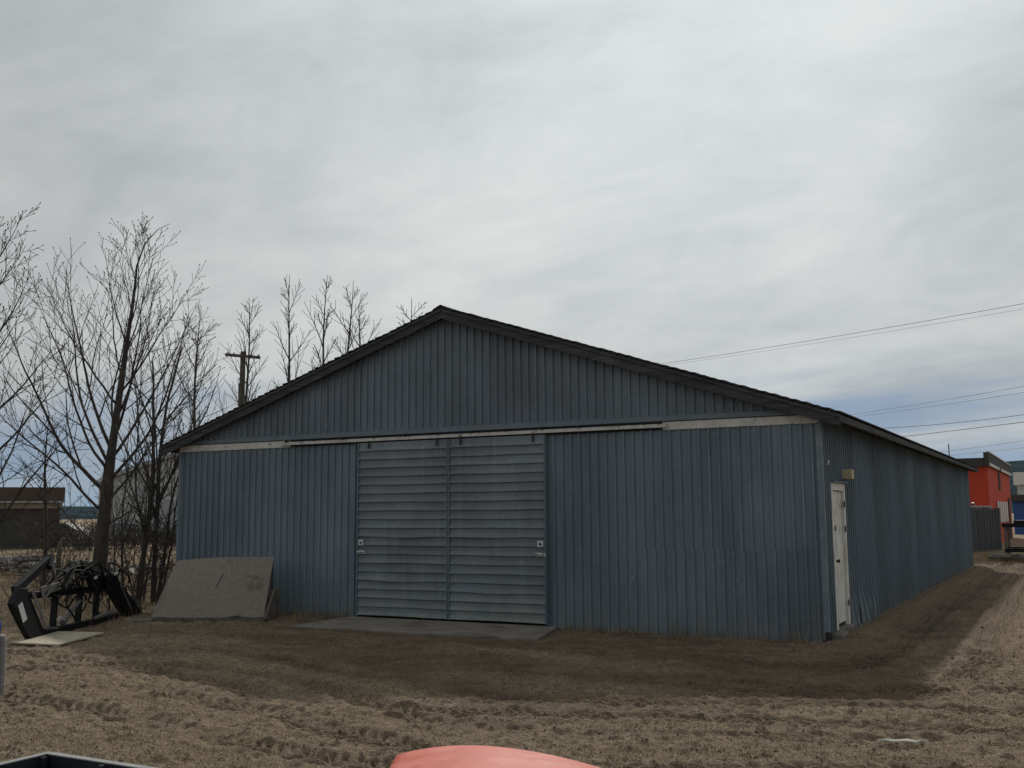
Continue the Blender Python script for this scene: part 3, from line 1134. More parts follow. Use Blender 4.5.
# rake fascia boards (two lengths a side), set edge-on along the slope
FD = 0.195
for sgn in (-1, 1):
    xe = XL if sgn < 0 else XR
    cuts = [0.0, 0.47, 1.0] if sgn < 0 else [0.0, 0.36, 0.70, 1.0]
    for ci in range(len(cuts) - 1):
        xa = xe + (RX - xe) * cuts[ci]
        xb = xe + (RX - xe) * cuts[ci + 1]
        xa += 0.003 * (-sgn) if ci else 0
        ya = YF - 0.002 * ci
        mb = MB()
        nn = 10
        fr_ = []
        for j in range(nn + 1):
            x = xa + (xb - xa) * j / nn
            zt = top_z(x) - 0.012
            zb = zt - FD + random.uniform(-0.004, 0.004)
            fr_.append([(x, ya, zt), (x, ya, zb), (x, ya + 0.036, zb), (x, ya + 0.036, zt), (x, ya, zt)])
        mb.grid(fr_)
        mb.add([fr_[0][i] for i in range(4)], [(0, 1, 2, 3)])
        mb.add([fr_[-1][i] for i in range(4)], [(3, 2, 1, 0)])
        mb.build('fascia_board', M['fascia'], roof)
    # upper trim strip
    mb = MB()
    mb.beam((xe, YF - 0.014, top_z(xe) - 0.04), (RX, YF - 0.014, top_z(RX) - 0.04), 0.022, 0.05)
    mb.build('rake_strip', M['fascia'], roof)
    # lookout soffit behind the rake
    # eave fascia in lengths
    ycut = [YF + 0.04, 4.2, 9.1, 14.0, 19.0, YB]
    for ci in range(5):
        mb = MB()
        xo = xe - sgn * 0.03
        dz_ = random.uniform(-0.006, 0.006)
        mb.box((min(xe, xo), ycut[ci], top_z(xe) - 0.118 + dz_), (max(xe, xo), ycut[ci + 1] - 0.004, top_z(xe) - 0.02))
        mb.build('fascia_board', M['fascia'], roof)
    # rafter tails
    xw = 0.0 if sgn < 0 else BW + 0.001
    xi = xe - sgn * 0.031
    tm = None
    yy = 0.15
    while yy < BL:
        if tm is None:
            mb = MB()
            vs_ = []
            for dy in (-0.02, 0.02):
                vs_ += [(xi, dy, top_z(xi) - 0.036), (xi, dy, top_z(xi) - 0.15), (xw, dy, top_z(xw) - 0.17), (xw, dy, top_z(xw) - 0.036)]
            mb.add(vs_, [(0, 1, 2, 3), (7, 6, 5, 4), (0, 4, 5, 1), (1, 5, 6, 2), (3, 2, 6, 7), (0, 3, 7, 4)])
            tm = mb.mesh('rafter_tail', M['rafter'])
        link_mesh('rafter_tail', tm, roof, (0, yy, 0))
        yy += 0.61


# ------------------------------------------------------------------ trees
class Tree:
    def __init__(self, seed, rmin=0.0052):
        self.r = random.Random(seed)
        self.wood = MB()
        self.rmin = rmin
        self.twig = MB()

    def rv(self):
        r = self.r
        return Vector((r.gauss(0, 1), r.gauss(0, 1), r.gauss(0, 1)))

    def limb(self, p, d, length, r0, level, up=0.05, wig=0.09, kids=6, maxlev=3, spread=0.8, first=0.22, seglen=0.28, tip=0.28):
        n = max(3, int(length / seglen))
        st = length / n
        pts = [Vector(p)]
        d = Vector(d).normalized()
        dirs = [d.copy()]
        for i in range(n):
            d = (d + self.rv() * wig * 0.6 + Vector((0, 0, up))).normalized()
            pts.append(pts[-1] + d * st)
            dirs.append(d.copy())
        rad = [max(self.rmin, r0 * (1 - (1 - tip) * (i / n))) for i in range(n + 1)]
        tgt = self.wood if r0 > 0.03 else self.twig
        tgt.tube(pts, rad, 7 if r0 > 0.08 else (5 if r0 > 0.02 else 3), cap=level < 2)
        if level >= maxlev:
            if self.r.random() < 0.7:      # bud at the tip
                e = pts[-1]
                self.twig.tube([e, e + d * 0.02, e + d * 0.045], [0.006, 0.012, 0.004], 4, cap=False)
            return pts
        az = self.r.uniform(0, 6.28)
        for k in range(kids):
            u = first + (0.97 - first) * (k + self.r.uniform(0.1, 0.9)) / kids
            f = u * n
            i = min(int(f), n - 1)
            q = pts[i].lerp(pts[i + 1], f - i)
            dd = dirs[i]
            o1 = dd.orthogonal().normalized()
            o2 = dd.cross(o1)
            az += 2.4 + self.r.uniform(-0.5, 0.5)
            side_ = o1 * math.cos(az) + o2 * math.sin(az)
            nd = (dd * 1.0 + side_ * spread * self.r.uniform(0.75, 1.3)).normalized()
            ln = length * self.r.uniform(0.30, 0.52) * (1.15 - 0.6 * u)
            rr = max(0.006, rad[i] * self.r.uniform(0.42, 0.6))
            self.limb(q, nd, max(ln, 0.16), rr, level + 1, up, wig * 1.15, max(3, int(kids * 0.72)), maxlev, spread, 0.2, seglen * 0.75, 0.4)
        return pts

    def finish(self, root, wm, tm):
        self.wood.build('trunk', wm, root, smooth=True)
        self.twig.build('crown', tm, root, smooth=True)


HR = Vector((CR.x, CR.y, 0)).normalized()
HF = Vector((CF.x, CF.y, 0)).normalized()


def loc3(base, dx, dz, df=0.0):
    return Vector(base) + HR * dx + HF * df + Vector((0, 0, dz))


# the big bare tree by the barn's left corner
tb = Vector((-3.84, 1.2, 0))
big = thing('bare_tree', 'largest bare deciduous tree with thick dark trunk left of the barn', 'tree', tb, 'bare trees left of the barn')
t_ = Tree(3)
spine = [(0, -0.1), (0.02, 0.5), (0.05, 1.4), (0.12, 2.2), (0.17, 2.85), (0.24, 3.5), (0.31, 4.25), (0.38, 5.1), (0.45, 5.9), (0.55, 6.7), (0.62, 7.3), (0.66, 7.8), (0.84, 8.35), (1.15, 8.7), (1.45, 8.85)]
pts = [loc3((0, 0, 0), a, b * 1.035, 0.05 * math.sin(b * 1.3)) for a, b in spine]
rad = [0.25, 0.185, 0.165, 0.15, 0.13, 0.10, 0.085, 0.075, 0.056, 0.042, 0.031, 0.023, 0.015, 0.009, 0.005]
t_.wood.tube(pts, rad, 10)
R_ = t_.r


def spine_at(z):
    for a, b in zip(pts[:-1], pts[1:]):
        if a.z <= z <= b.z:
            f = (z - a.z) / (b.z - a.z)
            return a.lerp(b, f)
    return pts[-1]


limbs = [  # height on trunk, sideways, depth, rise, length, radius
    (1.25, -1.0, 0.25, 0.45, 3.2, 0.045), (1.7, 1.0, -0.5, 0.5, 2.6, 0.04), (2.0, -0.9, -0.6, 0.75, 4.4, 0.06), (2.3, 0.75, 0.7, 0.8, 4.2, 0.055),
    (2.5, -1.0, 0.1, 0.8, 5.2, 0.085), (2.75, 0.9, -0.2, 0.85, 4.4, 0.07), (3.0, -0.55, -0.8, 1.0, 4.6, 0.06), (3.15, -0.85, 0.5, 1.1, 4.9, 0.07),
    (3.3, 0.7, 0.5, 1.0, 4.3, 0.065), (3.5, -0.7, 0.0, 1.2, 4.8, 0.075), (3.8, 0.85, -0.3, 1.1, 4.0, 0.06), (4.0, -0.5, 0.7, 1.1, 3.9, 0.05),
    (4.3, 0.5, 0.6, 1.2, 3.6, 0.05), (4.6, -0.8, -0.3, 1.1, 3.6, 0.05), (4.9, 0.8, 0.1, 1.1, 3.2, 0.045), (5.3, -0.6, 0.4, 1.3, 3.3, 0.04),
    (5.7, 0.6, -0.5, 1.3, 3.0, 0.036), (6.1, -0.5, -0.2, 1.4, 2.7, 0.034), (6.5, 0.5, 0.3, 1.4, 2.4, 0.032), (6.9, -0.4, 0.2, 1.5, 2.1, 0.028),
    (7.3, 0.25, 0.3, 1.5, 1.7, 0.024), (7.7, -0.35, -0.2, 1.5, 1.4, 0.02), (8.2, 0.1, 0.4, 1.3, 0.9, 0.012), (8.6, 0.0, -0.4, 1.3, 0.6, 0.01)]
for (z, sx, df, rise, ln, rr) in limbs:
    t_.limb(spine_at(z), HR * sx + HF * df + Vector((0, 0, rise)), ln * 0.97, rr * 0.66, 1, 0.07, 0.10, 9 if z < 5.6 else 6, 3, 0.60, 0.14, 0.28, 0.12)
t_.finish(big, M['bark'], M['twig'])

# tree standing just left of the frame, its limbs reaching in
eb = Vector((-2.35, -3.3, 0))
et = thing('bare_tree', 'bare tree at the left edge of the photo reaching limbs into view', 'tree', eb, 'bare trees left of the barn')
t_ = Tree(19)
pts = [loc3((0, 0, 0), 0.04 * math.sin(z * 1.1), z, 0.03 * z) for z in np.linspace(-0.1, 8.3, 14)]
t_.wood.tube(pts, [0.17 * (1 - i / 14.5) + 0.006 for i in range(14)], 9)
for i in range(20):
    z = 1.0 + i * 0.32
    a = i * 2.4 + 0.4
    ln = (4.0 - 0.36 * z) * 0.95
    t_.limb(spine_at(z), HR * math.cos(a) + HF * math.sin(a) + Vector((0, 0, 0.85 + 0.07 * z)), max(ln, 0.7), 0.044 - 0.0035 * z, 1, 0.06, 0.10, 7, 3, 0.66, 0.2, 0.28, 0.09)
t_.finish(et, M['bark'], M['twig'])

# thin sapling in front of the brown shed
sb = Vector((-5.0, 0.55, 0))
st_ = thing('sapling', 'thin bare sapling standing in front of the brown shed', 'tree', sb, 'bare trees left of the barn')
t_ = Tree(23)
pts = [loc3((0, 0, 0), 0.06 * math.sin(z * 1.4), z) for z in np.linspace(-0.1, 4.4, 10)]
t_.wood.tube(pts, [0.075, 0.065, 0.058, 0.05, 0.044, 0.037, 0.03, 0.022, 0.015, 0.007], 7)
for i in range(11):
    z = 1.1 + i * 0.28
    a = i * 2.4 + 1.0
    t_.limb(spine_at(z), HR * math.cos(a) + HF * math.sin(a) * 0.8 + Vector((0, 0, 0.8)), 1.7 - 0.25 * z * 0.9, 0.018, 1, 0.05, 0.1, 5, 2, 0.8, 0.2)
t_.finish(st_, M['bark'], M['twig'])

# multi-stemmed bush tree beside the barn's corner
cb = Vector((-1.35, 0.35, 0))
ct_ = thing('bare_tree', 'bushy multi-stemmed bare tree against the barn corner behind the leaning sheet', 'tree', cb, 'bare trees left of the barn')
t_ = Tree(31)
stems = [(-0.35, -0.12, 3.4, 0.035), (-0.1, 0.02, 5.6, 0.075), (0.12, 0.12, 5.9, 0.07), (0.3, 0.3, 4.0, 0.045), (-0.55, -0.35, 2.4, 0.028), (0.35, 0.75, 2.6, 0.035), (0.0, -0.3, 2.7, 0.03), (0.2, 0.9, 1.6, 0.022), (-0.2, -0.7, 1.9, 0.024), (0.05, 0.35, 3.2, 0.03)]
for sx, lean, h, rr in stems:
    t_.limb(loc3((0, 0, -0.05), sx, 0, R_.uniform(-0.3, 0.3)), HR * lean * 0.35 + HF * t_.r.uniform(-0.15, 0.15) + Vector((0, 0, 1)), h, rr, 1, 0.03, 0.07, 11, 3, 0.62, 0.2)
t_.finish(ct_, M['bark'], M['twig'])

# row of young poplars beyond the barn
pop = [(200, -10.72, 11.05, 9.5, 'poplar with its top left of the utility pole'), (252, -9.06, 11.95, 9.8, 'slim poplar rising right behind the utility pole'), (283, -8.02, 12.4, 10.6, 'tall poplar first to the right of the utility pole'),
       (325, -6.67, 13.13, 10.6, 'tall poplar over the middle of the left roof slope'), (342, -6.1, 13.45, 10.4, 'slender poplar next to the tall one over the left roof slope'),
       (365, -5.47, 13.94, 9.5, 'short poplar top showing low above the roof slope'), (405, -4.18, 14.62, 9.75, 'poplar tip peeking over the roof nearest the ridge')]
for i, (pxx, x, y, h, lab) in enumerate(pop):
    b0 = Vector((x, y, 0))
    pt = thing('poplar_tree', 'bare ' + lab, 'tree', b0, 'poplars behind the barn')
    t_ = Tree(50 + i, 0.0085)
    ph = i * 1.7
    lean = t_.r.uniform(-0.35, 0.35)
    pts = [loc3((0, 0, 0), lean * (z / h) + 0.08 * math.sin(z * 0.7 + ph), z, 0.08 * math.cos(z * 0.6 + ph)) for z in np.linspace(-0.1, h, 18)]
    t_.wood.tube(pts, [0.11 * (1 - j / 17.6) + 0.004 for j in range(18)], 7)
    nb = t_.r.randint(20, 30)
    for k in range(nb):
        z = 2.6 + (h - 2.9) * k / nb
        a = k * 2.4 + ph + t_.r.uniform(-0.7, 0.7)
        ln = (0.35 + 2.6 * (1 - z / h) ** 0.75) * t_.r.uniform(0.45, 1.3)
        z = min(h - 0.2, z + t_.r.uniform(-0.25, 0.25))
        t_.limb(spine_at(z), HR * math.cos(a) + HF * math.sin(a) + Vector((0, 0, t_.r.uniform(0.9, 1.9))), ln, 0.016 + 0.024 * (1 - z / h), 1, 0.085, 0.10, 8, 2, 0.65, 0.14)
    t_.finish(pt, M['bark_pale'], M['twig'])

# low brush under the trees
for i, (x, y, n, h, lab) in enumerate([(-2.6, -0.9, 46, 1.5, 'tangle of bare brush at the foot of the largest tree'), (-0.9, -0.45, 40, 1.3, 'bare twiggy brush between the stems and the leaning sheet'), (-6.4, 1.6, 18, 1.2, 'sparse bare brush beside the thin sapling'), (-9.6, 4.6, 26, 1.3, 'bare brush in the field right of the thin sapling'), (-13.5, 3.4, 26, 1.2, 'bare brush by the rubble in the field at far left'), (-4.6, 4.4, 24, 1.4, 'bare brush behind the largest tree')]):
    bt = thing('brush', lab, 'bush', (x, y, 0), 'brush under the trees')
    t_ = Tree(80 + i)
    for k in range(n):
        a = t_.r.uniform(0, 6.28)
        rr = t_.r.uniform(0, 0.8)
        p = Vector((math.cos(a) * rr, math.sin(a) * rr, 0))
        t_.limb(p, Vector((math.cos(a) * 0.4, math.sin(a) * 0.4, 1)) + t_.rv() * 0.25, h * t_.r.uniform(0.5, 1), 0.009, 2, 0.0, 0.2, 4, 3, 0.8, 0.2)
    t_.twig.build('twigs', M['twig'], bt)

# scrubby bushes in front of the far sheds
for i, (dx, tt, lab) in enumerate([(-23.5, 58, 'far bare bush just right of the brown shed'), (-22.3, 62, 'far bare bush second right of the brown shed'), (-21.5, 60, 'far bare bush left of the largest tree trunk'),
                                   (-20.0, 64, 'far bare bush right of the largest tree trunk'), (-18.6, 61, 'far bare bush in front of the grey shed door'), (-17.3, 63, 'far bare bush by the barn corner')]):
    u_ = dx / 23.5 * 0.452 * tt if False else math.tan(math.radians(dx)) * tt
    b0 = Vector((CP.x, CP.y, 0)) + HF * tt + HR * u_
    bt = thing('bush', lab, 'bush', b0, 'far bushes before the sheds')
    t_ = Tree(120 + i, 0.014)
    for k in range(42):
        a = t_.r.uniform(0, 6.28)
        rr = t_.r.uniform(0, 1.1)
        p = Vector((math.cos(a) * rr, math.sin(a) * rr, 0))
        t_.limb(p, Vector((math.cos(a) * 0.5, math.sin(a) * 0.5, 1)) + t_.rv() * 0.3, t_.r.uniform(0.9, 2.0), 0.016, 2, 0.0, 0.2, 6, 3, 0.8, 0.2)
    t_.twig.build('twigs', M['twig'], bt)

# utility pole behind the barn
up_ = thing('utility_pole', 'weathered wooden utility pole with crossarm behind the barn', 'utility pole', (-14.4, 17.3, 0))
q = MB()
q.tube([(0, 0, -0.2), (0, 0, 4), (0, 0, 8.95)], [0.15, 0.13, 0.11], 10)
q.build('pole', M['polewood'], up_)
q = MB()
q.beam(HR * -0.72 + Vector((0, 0, 8.80)) - HF * 0.15, HR * 0.78 + Vector((0, 0, 8.66)) - HF * 0.15, 0.10, 0.12)
arm = q.build('crossarm', M['polewood'], up_)
for d in (-0.62, -0.35, 0.4, 0.7):
    q = MB()
    p = HR * d + Vector((0, 0, 8.82 - 0.09 * (d + 0.7))) - HF * 0.15
    q.tube([p, p + Vector((0, 0, 0.06)), p + Vector((0, 0, 0.11))], [0.02, 0.035, 0.02], 7)
    q.build('insulator', M['darkcap'], arm)
q = MB()
q.tube([(-0.16, 0.1, 6.6), (-0.2, 0.12, 7.6)], [0.11, 0.11], 9)
q.build('transformer', M['darkcap'], up_)


# ------------------------------------------------------------------ power lines
def wire(a, b, ext_l, ext_r, sag, r, label):
    a = Vector(a)
    b = Vector(b)
    d = b - a
    p0 = a - d * ext_l
    p1 = b + d * ext_r
    pts = []
    for i in range(29):
        u = i / 28
        p = p0.lerp(p1, u)
        p.z -= sag * 4 * u * (1 - u)
        pts.append(p)
    q = MB()
    q.tube(pts, r, 5)
    o = q.build('power_line', M['wire'])
    tag(o, label, 'cable', 'power lines right of the roof')


wire((0.34, 29.43, 8.95), (15.74, 22.08, 9.05), 0.25, 0.8, 0.25, 0.008, 'highest overhead line crossing the sky above the right roof slope')
wire((1.07, 27.42, 8.55), (15.77, 20.8, 8.65), 0.25, 0.8, 0.25, 0.004, 'thin overhead line just under the highest one')
wire((4.6, 51.09, 8.0), (14.92, 39.56, 8.0), 0.3, 0.8, 0.12, 0.010, 'pale line topmost of the cables over the blue sky gap')
wire((5.63, 47.01, 7.5), (14.98, 37.54, 7.5), 0.3, 0.8, 0.12, 0.009, 'second cable down in the blue sky gap at right')
wire((6.31, 47.87, 7.0), (14.83, 40.3, 7.0), 0.3, 0.8, 0.45, 0.013, 'sagging cable third down in the blue sky gap')
wire((7.1, 51.84, 6.5), (14.67, 43.37, 6.5), 0.3, 0.8, 0.05, 0.020, 'thickest dark cable over the red building')
wire((6.7, 72.37, 6.5), (13.97, 59.62, 6.5), 0.3, 0.8, 0.05, 0.014, 'lower cable just above the red building roof')
wire((6.85, 77.74, 6.5), (13.61, 68.06, 6.5), 0.3, 0.8, 0.05, 0.012, 'lowest cable just above the red building roof')

# ------------------------------------------------------------------ leaning sheet beside the left wall
sh = thing('leaning_sheet', 'large bowed weathered sheet propped at a slant by the left wall', 'board', (1.85, -2.4, 0))
BLp, BRp = Vector((0.0, 0.0, 0.07)), Vector((1.76, 1.06, 0.07))
TLp, TRp = Vector((-0.33, 0.92, 1.07)), Vector((1.36, 1.76, 1.14))
nrm = (BRp - BLp).cross(TLp - BLp).normalized()
if nrm.y > 0:
    nrm = -nrm
rows_f, rows_b = [], []
for i in range(13):
    v = i / 12
    rf_, rb_ = [], []
    for j in range(17):
        u = j / 16
        p = BLp.lerp(BRp, u).lerp(TLp.lerp(TRp, u), v)
        p = p + nrm * (0.03 * math.sin(math.pi * u) * v + 0.02 * math.sin(math.pi * v)) + Vector((0, 0, 0.008 * math.sin(u * 5) * v))
        if i == 0:
            p = p + Vector((0, 0, 0.03 * max(0, math.sin(u * 19)) * math.sin(u * 5 + 1) ** 2))
        rf_.append(p)
        rb_.append(p - nrm * 0.022)
    rows_f.append(rf_)
    rows_b.append(rb_)
q = MB()
q.grid(rows_f)
q.grid(rows_b)
q.grid([rows_f[0], rows_b[0]])
q.grid([rows_f[-1], rows_b[-1]])
q.grid([[r[0] for r in rows_f], [r[0] for r in rows_b]])
q.grid([[r[-1] for r in rows_f], [r[-1] for r in rows_b]])
q.build('sheet', M['plywood'], sh)


def on_sheet(u, v, off=0.0):
    return BLp.lerp(BRp, u).lerp(TLp.lerp(TRp, u), v) + nrm * (off + 0.03 * math.sin(math.pi * u) * v + 0.02 * math.sin(math.pi * v))


q = MB()
q.beam(on_sheet(0.50, 0.46, 0.003), on_sheet(0.535, 0.70, 0.003), 0.013, 0.010, up=tuple(nrm))
q.build('slot', M['dark'], sh)
for u in (0.02, 0.5, 0.975):
    q = MB()
    a = BLp.lerp(BRp, u) - nrm * 0.06
    b = TLp.lerp(TRp, u) - nrm * 0.06
    q.beam(a, b, 0.04, 0.07)
    bk = Vector((b.x, b.y, 0.02)) - Vector((nrm.x, nrm.y, 0)) * 0.05
    q.beam(b, bk, 0.05, 0.05)
    q.beam(a.lerp(b, 0.03), bk.lerp(b, 0.45), 0.04, 0.06)
    q.build('prop_frame', M['post'], sh)
q = MB()
q.beam(BRp + Vector((0.04, 0.02, -0.05)), (1.80, 1.36, 0.56), 0.05, 0.13)
q.beam((1.80, 1.36, 0.56), (1.72, 1.50, 0.0), 0.05, 0.05)
q.build('side_brace', M['post'], sh)
q = MB()
q.beam(BLp + Vector((-0.30, -0.17, -0.01)), BRp + Vector((0.02, 0.01, -0.04)), 0.10, 0.06)
q.build('bottom_beam', M['post'], sh)
q = MB()
q.box((-0.45, -0.14, 0.0), (0.05, 0.12, 0.075), Matrix.Rotation(0.5, 4, 'Z'))
q.build('block', M['concrete'], sh, bevel=0.02)

# sheet of plywood flat on the ground
cs = [(2.61, -5.86), (3.52, -5.69), (2.99, -4.41), (2.05, -4.69)]
q = MB()
zs = [0.035, 0.03, 0.05, 0.06]
q.add([(x, y, z) for (x, y), z in zip(cs, zs)] + [(x, y, z + 0.022) for (x, y), z in zip(cs, zs)],
      [(3, 2, 1, 0), (4, 5, 6, 7), (0, 1, 5, 4), (1, 2, 6, 5), (2, 3, 7, 6), (3, 0, 4, 7)])
tag(q.build('plywood_sheet', M['ply_pale']), 'pale plywood sheet lying flat on the dirt', 'board')

# ------------------------------------------------------------------ black loader attachment with hoses
# built on a line running from L0 (near) to L1 (far), u along it, z up, w across
L0 = Vector((2.66, -6.12, 0))
L1 = Vector((0.15, -1.1, 0))
LU = (L1 - L0).normalized()
LWv = Vector((LU.y, -LU.x, 0))             # towards the camera side


def lp(u, z, w=0.0):
    return LU * u + LWv * w + Vector((0, 0, z))


ld = thing('loader_attachment', 'black steel tractor loader arms with tangled hoses lying under the trees', 'loader', L0)


def plate(pts2, w0, w1, name, m, parent, bevel=0.006):
    mb = MB()
    n = len(pts2)
    vs_ = [lp(u, z, w0) for u, z in pts2] + [lp(u, z, w1) for u, z in pts2]
    fs = [tuple(range(n)), tuple(range(2 * n - 1, n - 1, -1))] + [(i, i + n, (i + 1) % n + n, (i + 1) % n) for i in range(n)]
    mb.add(vs_, fs)
    return mb.build(name, m, parent, bevel=bevel)


near_arm = plate([(0.02, 0.64), (0.22, 0.86), (0.44, 0.84), (0.56, 0.68), (1.02, 0.17), (1.52, 0.12), (1.52, 0.04), (0.66, 0.02), (0.46, 0.20), (0.14, 0.50)], 0.14, 0.24, 'side_plate', M['black_steel'], ld)
plate([(0.53, 0.80), (0.58, 0.82), (1.12, 0.20), (1.50, 0.15), (1.50, 0.12), (1.05, 0.16)], 0.242, 0.255, 'edge_flange', M['worn_steel'], ld, 0)
plate([(0.16, 0.60), (0.28, 0.65), (0.46, 0.38), (0.34, 0.33)], 0.242, 0.246, 'sticker', M['sticker'], ld, 0)
q = MB()
q.beam(lp(0.50, 0.80, 0.0), lp(1.55, 1.22, 0.0), 0.10, 0.13)
q.build('lift_arm', M['black_steel'], ld, bevel=0.008)
q = MB()
q.tube([lp(1.45, 1.10, 0.08), lp(1.62, 1.27, 0.02), lp(1.68, 1.20, 0.0)], [0.05, 0.06, 0.03], 8)
q.build('arm_end', M['black_steel'], ld)
q = MB()
q.beam(lp(0.9, 0.70, 0.05), lp(3.75, 0.62, 0.05), 0.10, 0.11)
q.build('cross_tube', M['black_steel'], ld, bevel=0.01)
plate([(1.05, 0.82), (1.70, 0.86), (1.70, 0.72), (1.40, 0.70), (1.15, 0.60)], 0.13, 0.15, 'gusset_plate', M['worn_steel'], ld)
far_arm = plate([(3.45, 0.86), (3.95, 0.88), (4.15, 0.70), (5.30, 0.06), (5.35, 0.0), (4.75, 0.0), (4.45, 0.22), (3.95, 0.56), (3.55, 0.60)], -0.05, 0.16, 'side_plate', M['black_steel'], ld)
plate([(4.12, 0.66), (4.18, 0.66), (4.75, 0.16), (4.70, 0.13)], 0.162, 0.172, 'edge_flange', M['worn_steel'], ld, 0)
plate([(4.45, 0.62), (4.52, 0.62), (5.30, 0.10), (5.26, 0.08)], 0.162, 0.172, 'edge_flange', M['worn_steel'], ld, 0)
for u, z0, z1 in ((2.65, 0.02, 0.66), (3.35, 0.02, 0.62), (1.72, 0.04, 0.7)):
    q = MB()
    q.beam(lp(u, z0, 0.05), lp(u + 0.05, z1, 0.05), 0.10, 0.06)
    q.build('upright', M['black_steel'], ld, bevel=0.008)
q = MB()
q.beam(lp(1.6, 0.10, 0.2), lp(4.2, 0.07, 0.1), 0.12, 0.10)
q.build('lower_tube', M['black_steel'], ld, bevel=0.008)
q = MB()
q.tube([lp(1.85, 0.18, 0.16), lp(2.2, 0.30, 0.1), lp(2.6, 0.48, 0.1)], [0.05, 0.05, 0.025], 10)
q.tube([lp(3.0, 0.14, 0.2), lp(3.5, 0.17, 0.2), lp(3.95, 0.16, 0.16)], [0.03, 0.045, 0.045], 10)
q.build('hydraulic_cylinder', M['worn_steel'], ld)
hr = random.Random(5)
for k in range(14):
    u0 = 1.25 + hr.uniform(0, 0.9)
    u1 = 2.7 + hr.uniform(0, 1.1)
    hgt = 0.86 + hr.uniform(0.0, 0.26)
    w_ = hr.uniform(-0.05, 0.25)
    ps = []
    for i in range(15):
        u = i / 14
        ps.append(lp(u0 + (u1 - u0) * u + 0.06 * math.sin(u * 7 + k), 0.66 + (hgt - 0.60) * math.sin(math.pi * u) ** 0.7 + 0.03 * math.sin(u * 11 + k * 2), w_ + 0.1 * math.sin(u * 4 + k)))
    q = MB()
    q.tube(ps, 0.016, 6)
    q.build('hose', M['hose'], ld, smooth=True)
for k in range(8):
    c = (1.7 + k * 0.36, 0.84 - 0.18 * (k % 3), 0.12)
    rx, rz = 0.30 + 0.07 * (k % 2), 0.22 + 0.04 * (k % 3)
    ps = [lp(c[0] + rx * math.cos(a), c[1] + rz * math.sin(a), c[2] + 0.05 * math.sin(3 * a + k)) for a in np.linspace(0, 6.1, 20)]
    q = MB()
    q.tube(ps, 0.015, 6)
    q.build('hose', M['hose'], ld, smooth=True)
for u, z in ((2.95, 0.83), (3.85, 0.86), (1.62, 0.26)):
    q = MB()
    q.tube([lp(u - 0.05, z, 0.2), lp(u + 0.05, z + 0.02, 0.2)], [0.022, 0.028], 8)
    q.build('hose_coupling', M['plate'], ld)

# ------------------------------------------------------------------ grey post with a blue cap, far left
po = thing('wooden_post', 'stout grey weathered post at the left edge of the photo', 'post', (6.34, -8.80, 0))
q = MB()
q.tube([(0, 0, -0.05), (0, 0, 0.3), (0, 0, 0.58), (0, 0, 0.63), (0, 0, 0.645)], [0.15, 0.147, 0.147, 0.138, 0.11], 22)
q.build('shaft', M['greybin'], po)
jg = thing('blue_jug', 'blue plastic jug standing on the grey post', 'jug', (6.31, -8.81, 0.645))
q = MB()
q.tube([(0, 0, 0), (0, 0, 0.12), (0, 0, 0.16), (0, 0, 0.18)], [0.11, 0.11, 0.085, 0.045], 16)
q.build('body', M['blue_plastic'], jg, smooth=True)
q = MB()
q.tube([(0, 0, 0.18), (0, 0, 0.205)], [0.036, 0.036], 12)
q.build('cap', M['sticker'], jg)

# ------------------------------------------------------------------ open dark box trailer, bottom left
ub = thing('box_trailer', 'open-topped dark box trailer with bare metal rim in the bottom left corner', 'trailer', (12.13, -12.59, 0))
TX, TY, RZ = 1.25, -1.9, 0.70
for nm, a, b in (('side_panel', (0, -0.03, 0.32), (TX, 0, RZ)), ('side_panel', (0, TY, 0.32), (0.03, -0.0302, RZ)),
                 ('side_panel', (TX - 0.03, TY, 0.32), (TX, -0.0302, RZ)), ('side_panel', (0.0302, TY, 0.32), (TX - 0.0302, TY + 0.03, RZ))):
    q = MB()
    q.box(a, b)
    q.build(nm, M['trailer'], ub)
q = MB()
q.box((0.031, TY + 0.031, 0.30), (TX - 0.031, -0.031, 0.335))
q.build('floor_panel', M['trailer'], ub)
for a, b in (((-0.006, -0.036, RZ), (TX + 0.006, 0.006, RZ + 0.006)), ((-0.006, TY, RZ), (0.036, -0.0362, RZ + 0.006)), ((TX - 0.036, TY, RZ), (TX + 0.006, -0.0362, RZ + 0.006))):
    q = MB()
    q.box(a, b)
    q.build('rim', M['rim'], ub)
for x, y in ((0.031, -0.08), (0.45, -0.062), (0.031, -0.75)):
    q = MB()
    q.box((x, y, 0.336), (x + 0.03, y + 0.03, RZ - 0.004))
    q.build('stake', M['trailer'], ub)
for x in (-0.12, TX + 0.12):
    q = MB()
    q.tube([(x - 0.075, -0.95, 0.24), (x - 0.06, -0.95, 0.24), (x + 0.06, -0.95, 0.24), (x + 0.075, -0.95, 0.24)], [0.20, 0.24, 0.24, 0.20], 24)
    w_ = q.build('wheel', M['rubber'], ub)
    q = MB()
    q.tube([(x - 0.08, -0.95, 0.24), (x + 0.08, -0.95, 0.24)], 0.11, 16)
    q.build('hub', M['rim'], w_)
q = MB()
q.beam((-0.1, -0.95, 0.26), (TX + 0.1, -0.95, 0.26), 0.05, 0.05)
q.build('axle', M['iron'], ub)

# ------------------------------------------------------------------ red moulded hood, bottom centre
hb = Vector((CP.x, CP.y, 0)) + HF * 4.22
mh = thing('riding_mower', 'faded red moulded plastic hood of a machine at the bottom edge', 'mower', hb)


def hood_z(u):
    # crown near u=-0.18, steep shoulder at the left, long fall to the right
    if u < -0.18:
        return 1.036 - 0.030 * ((-0.18 - u) / 0.26) ** 2.2
    return 1.036 - 0.125 * ((u + 0.18) / 0.63) ** 1.75


def hp(u, v, z):
    return HR * u - HF * v + Vector((0, 0, z))


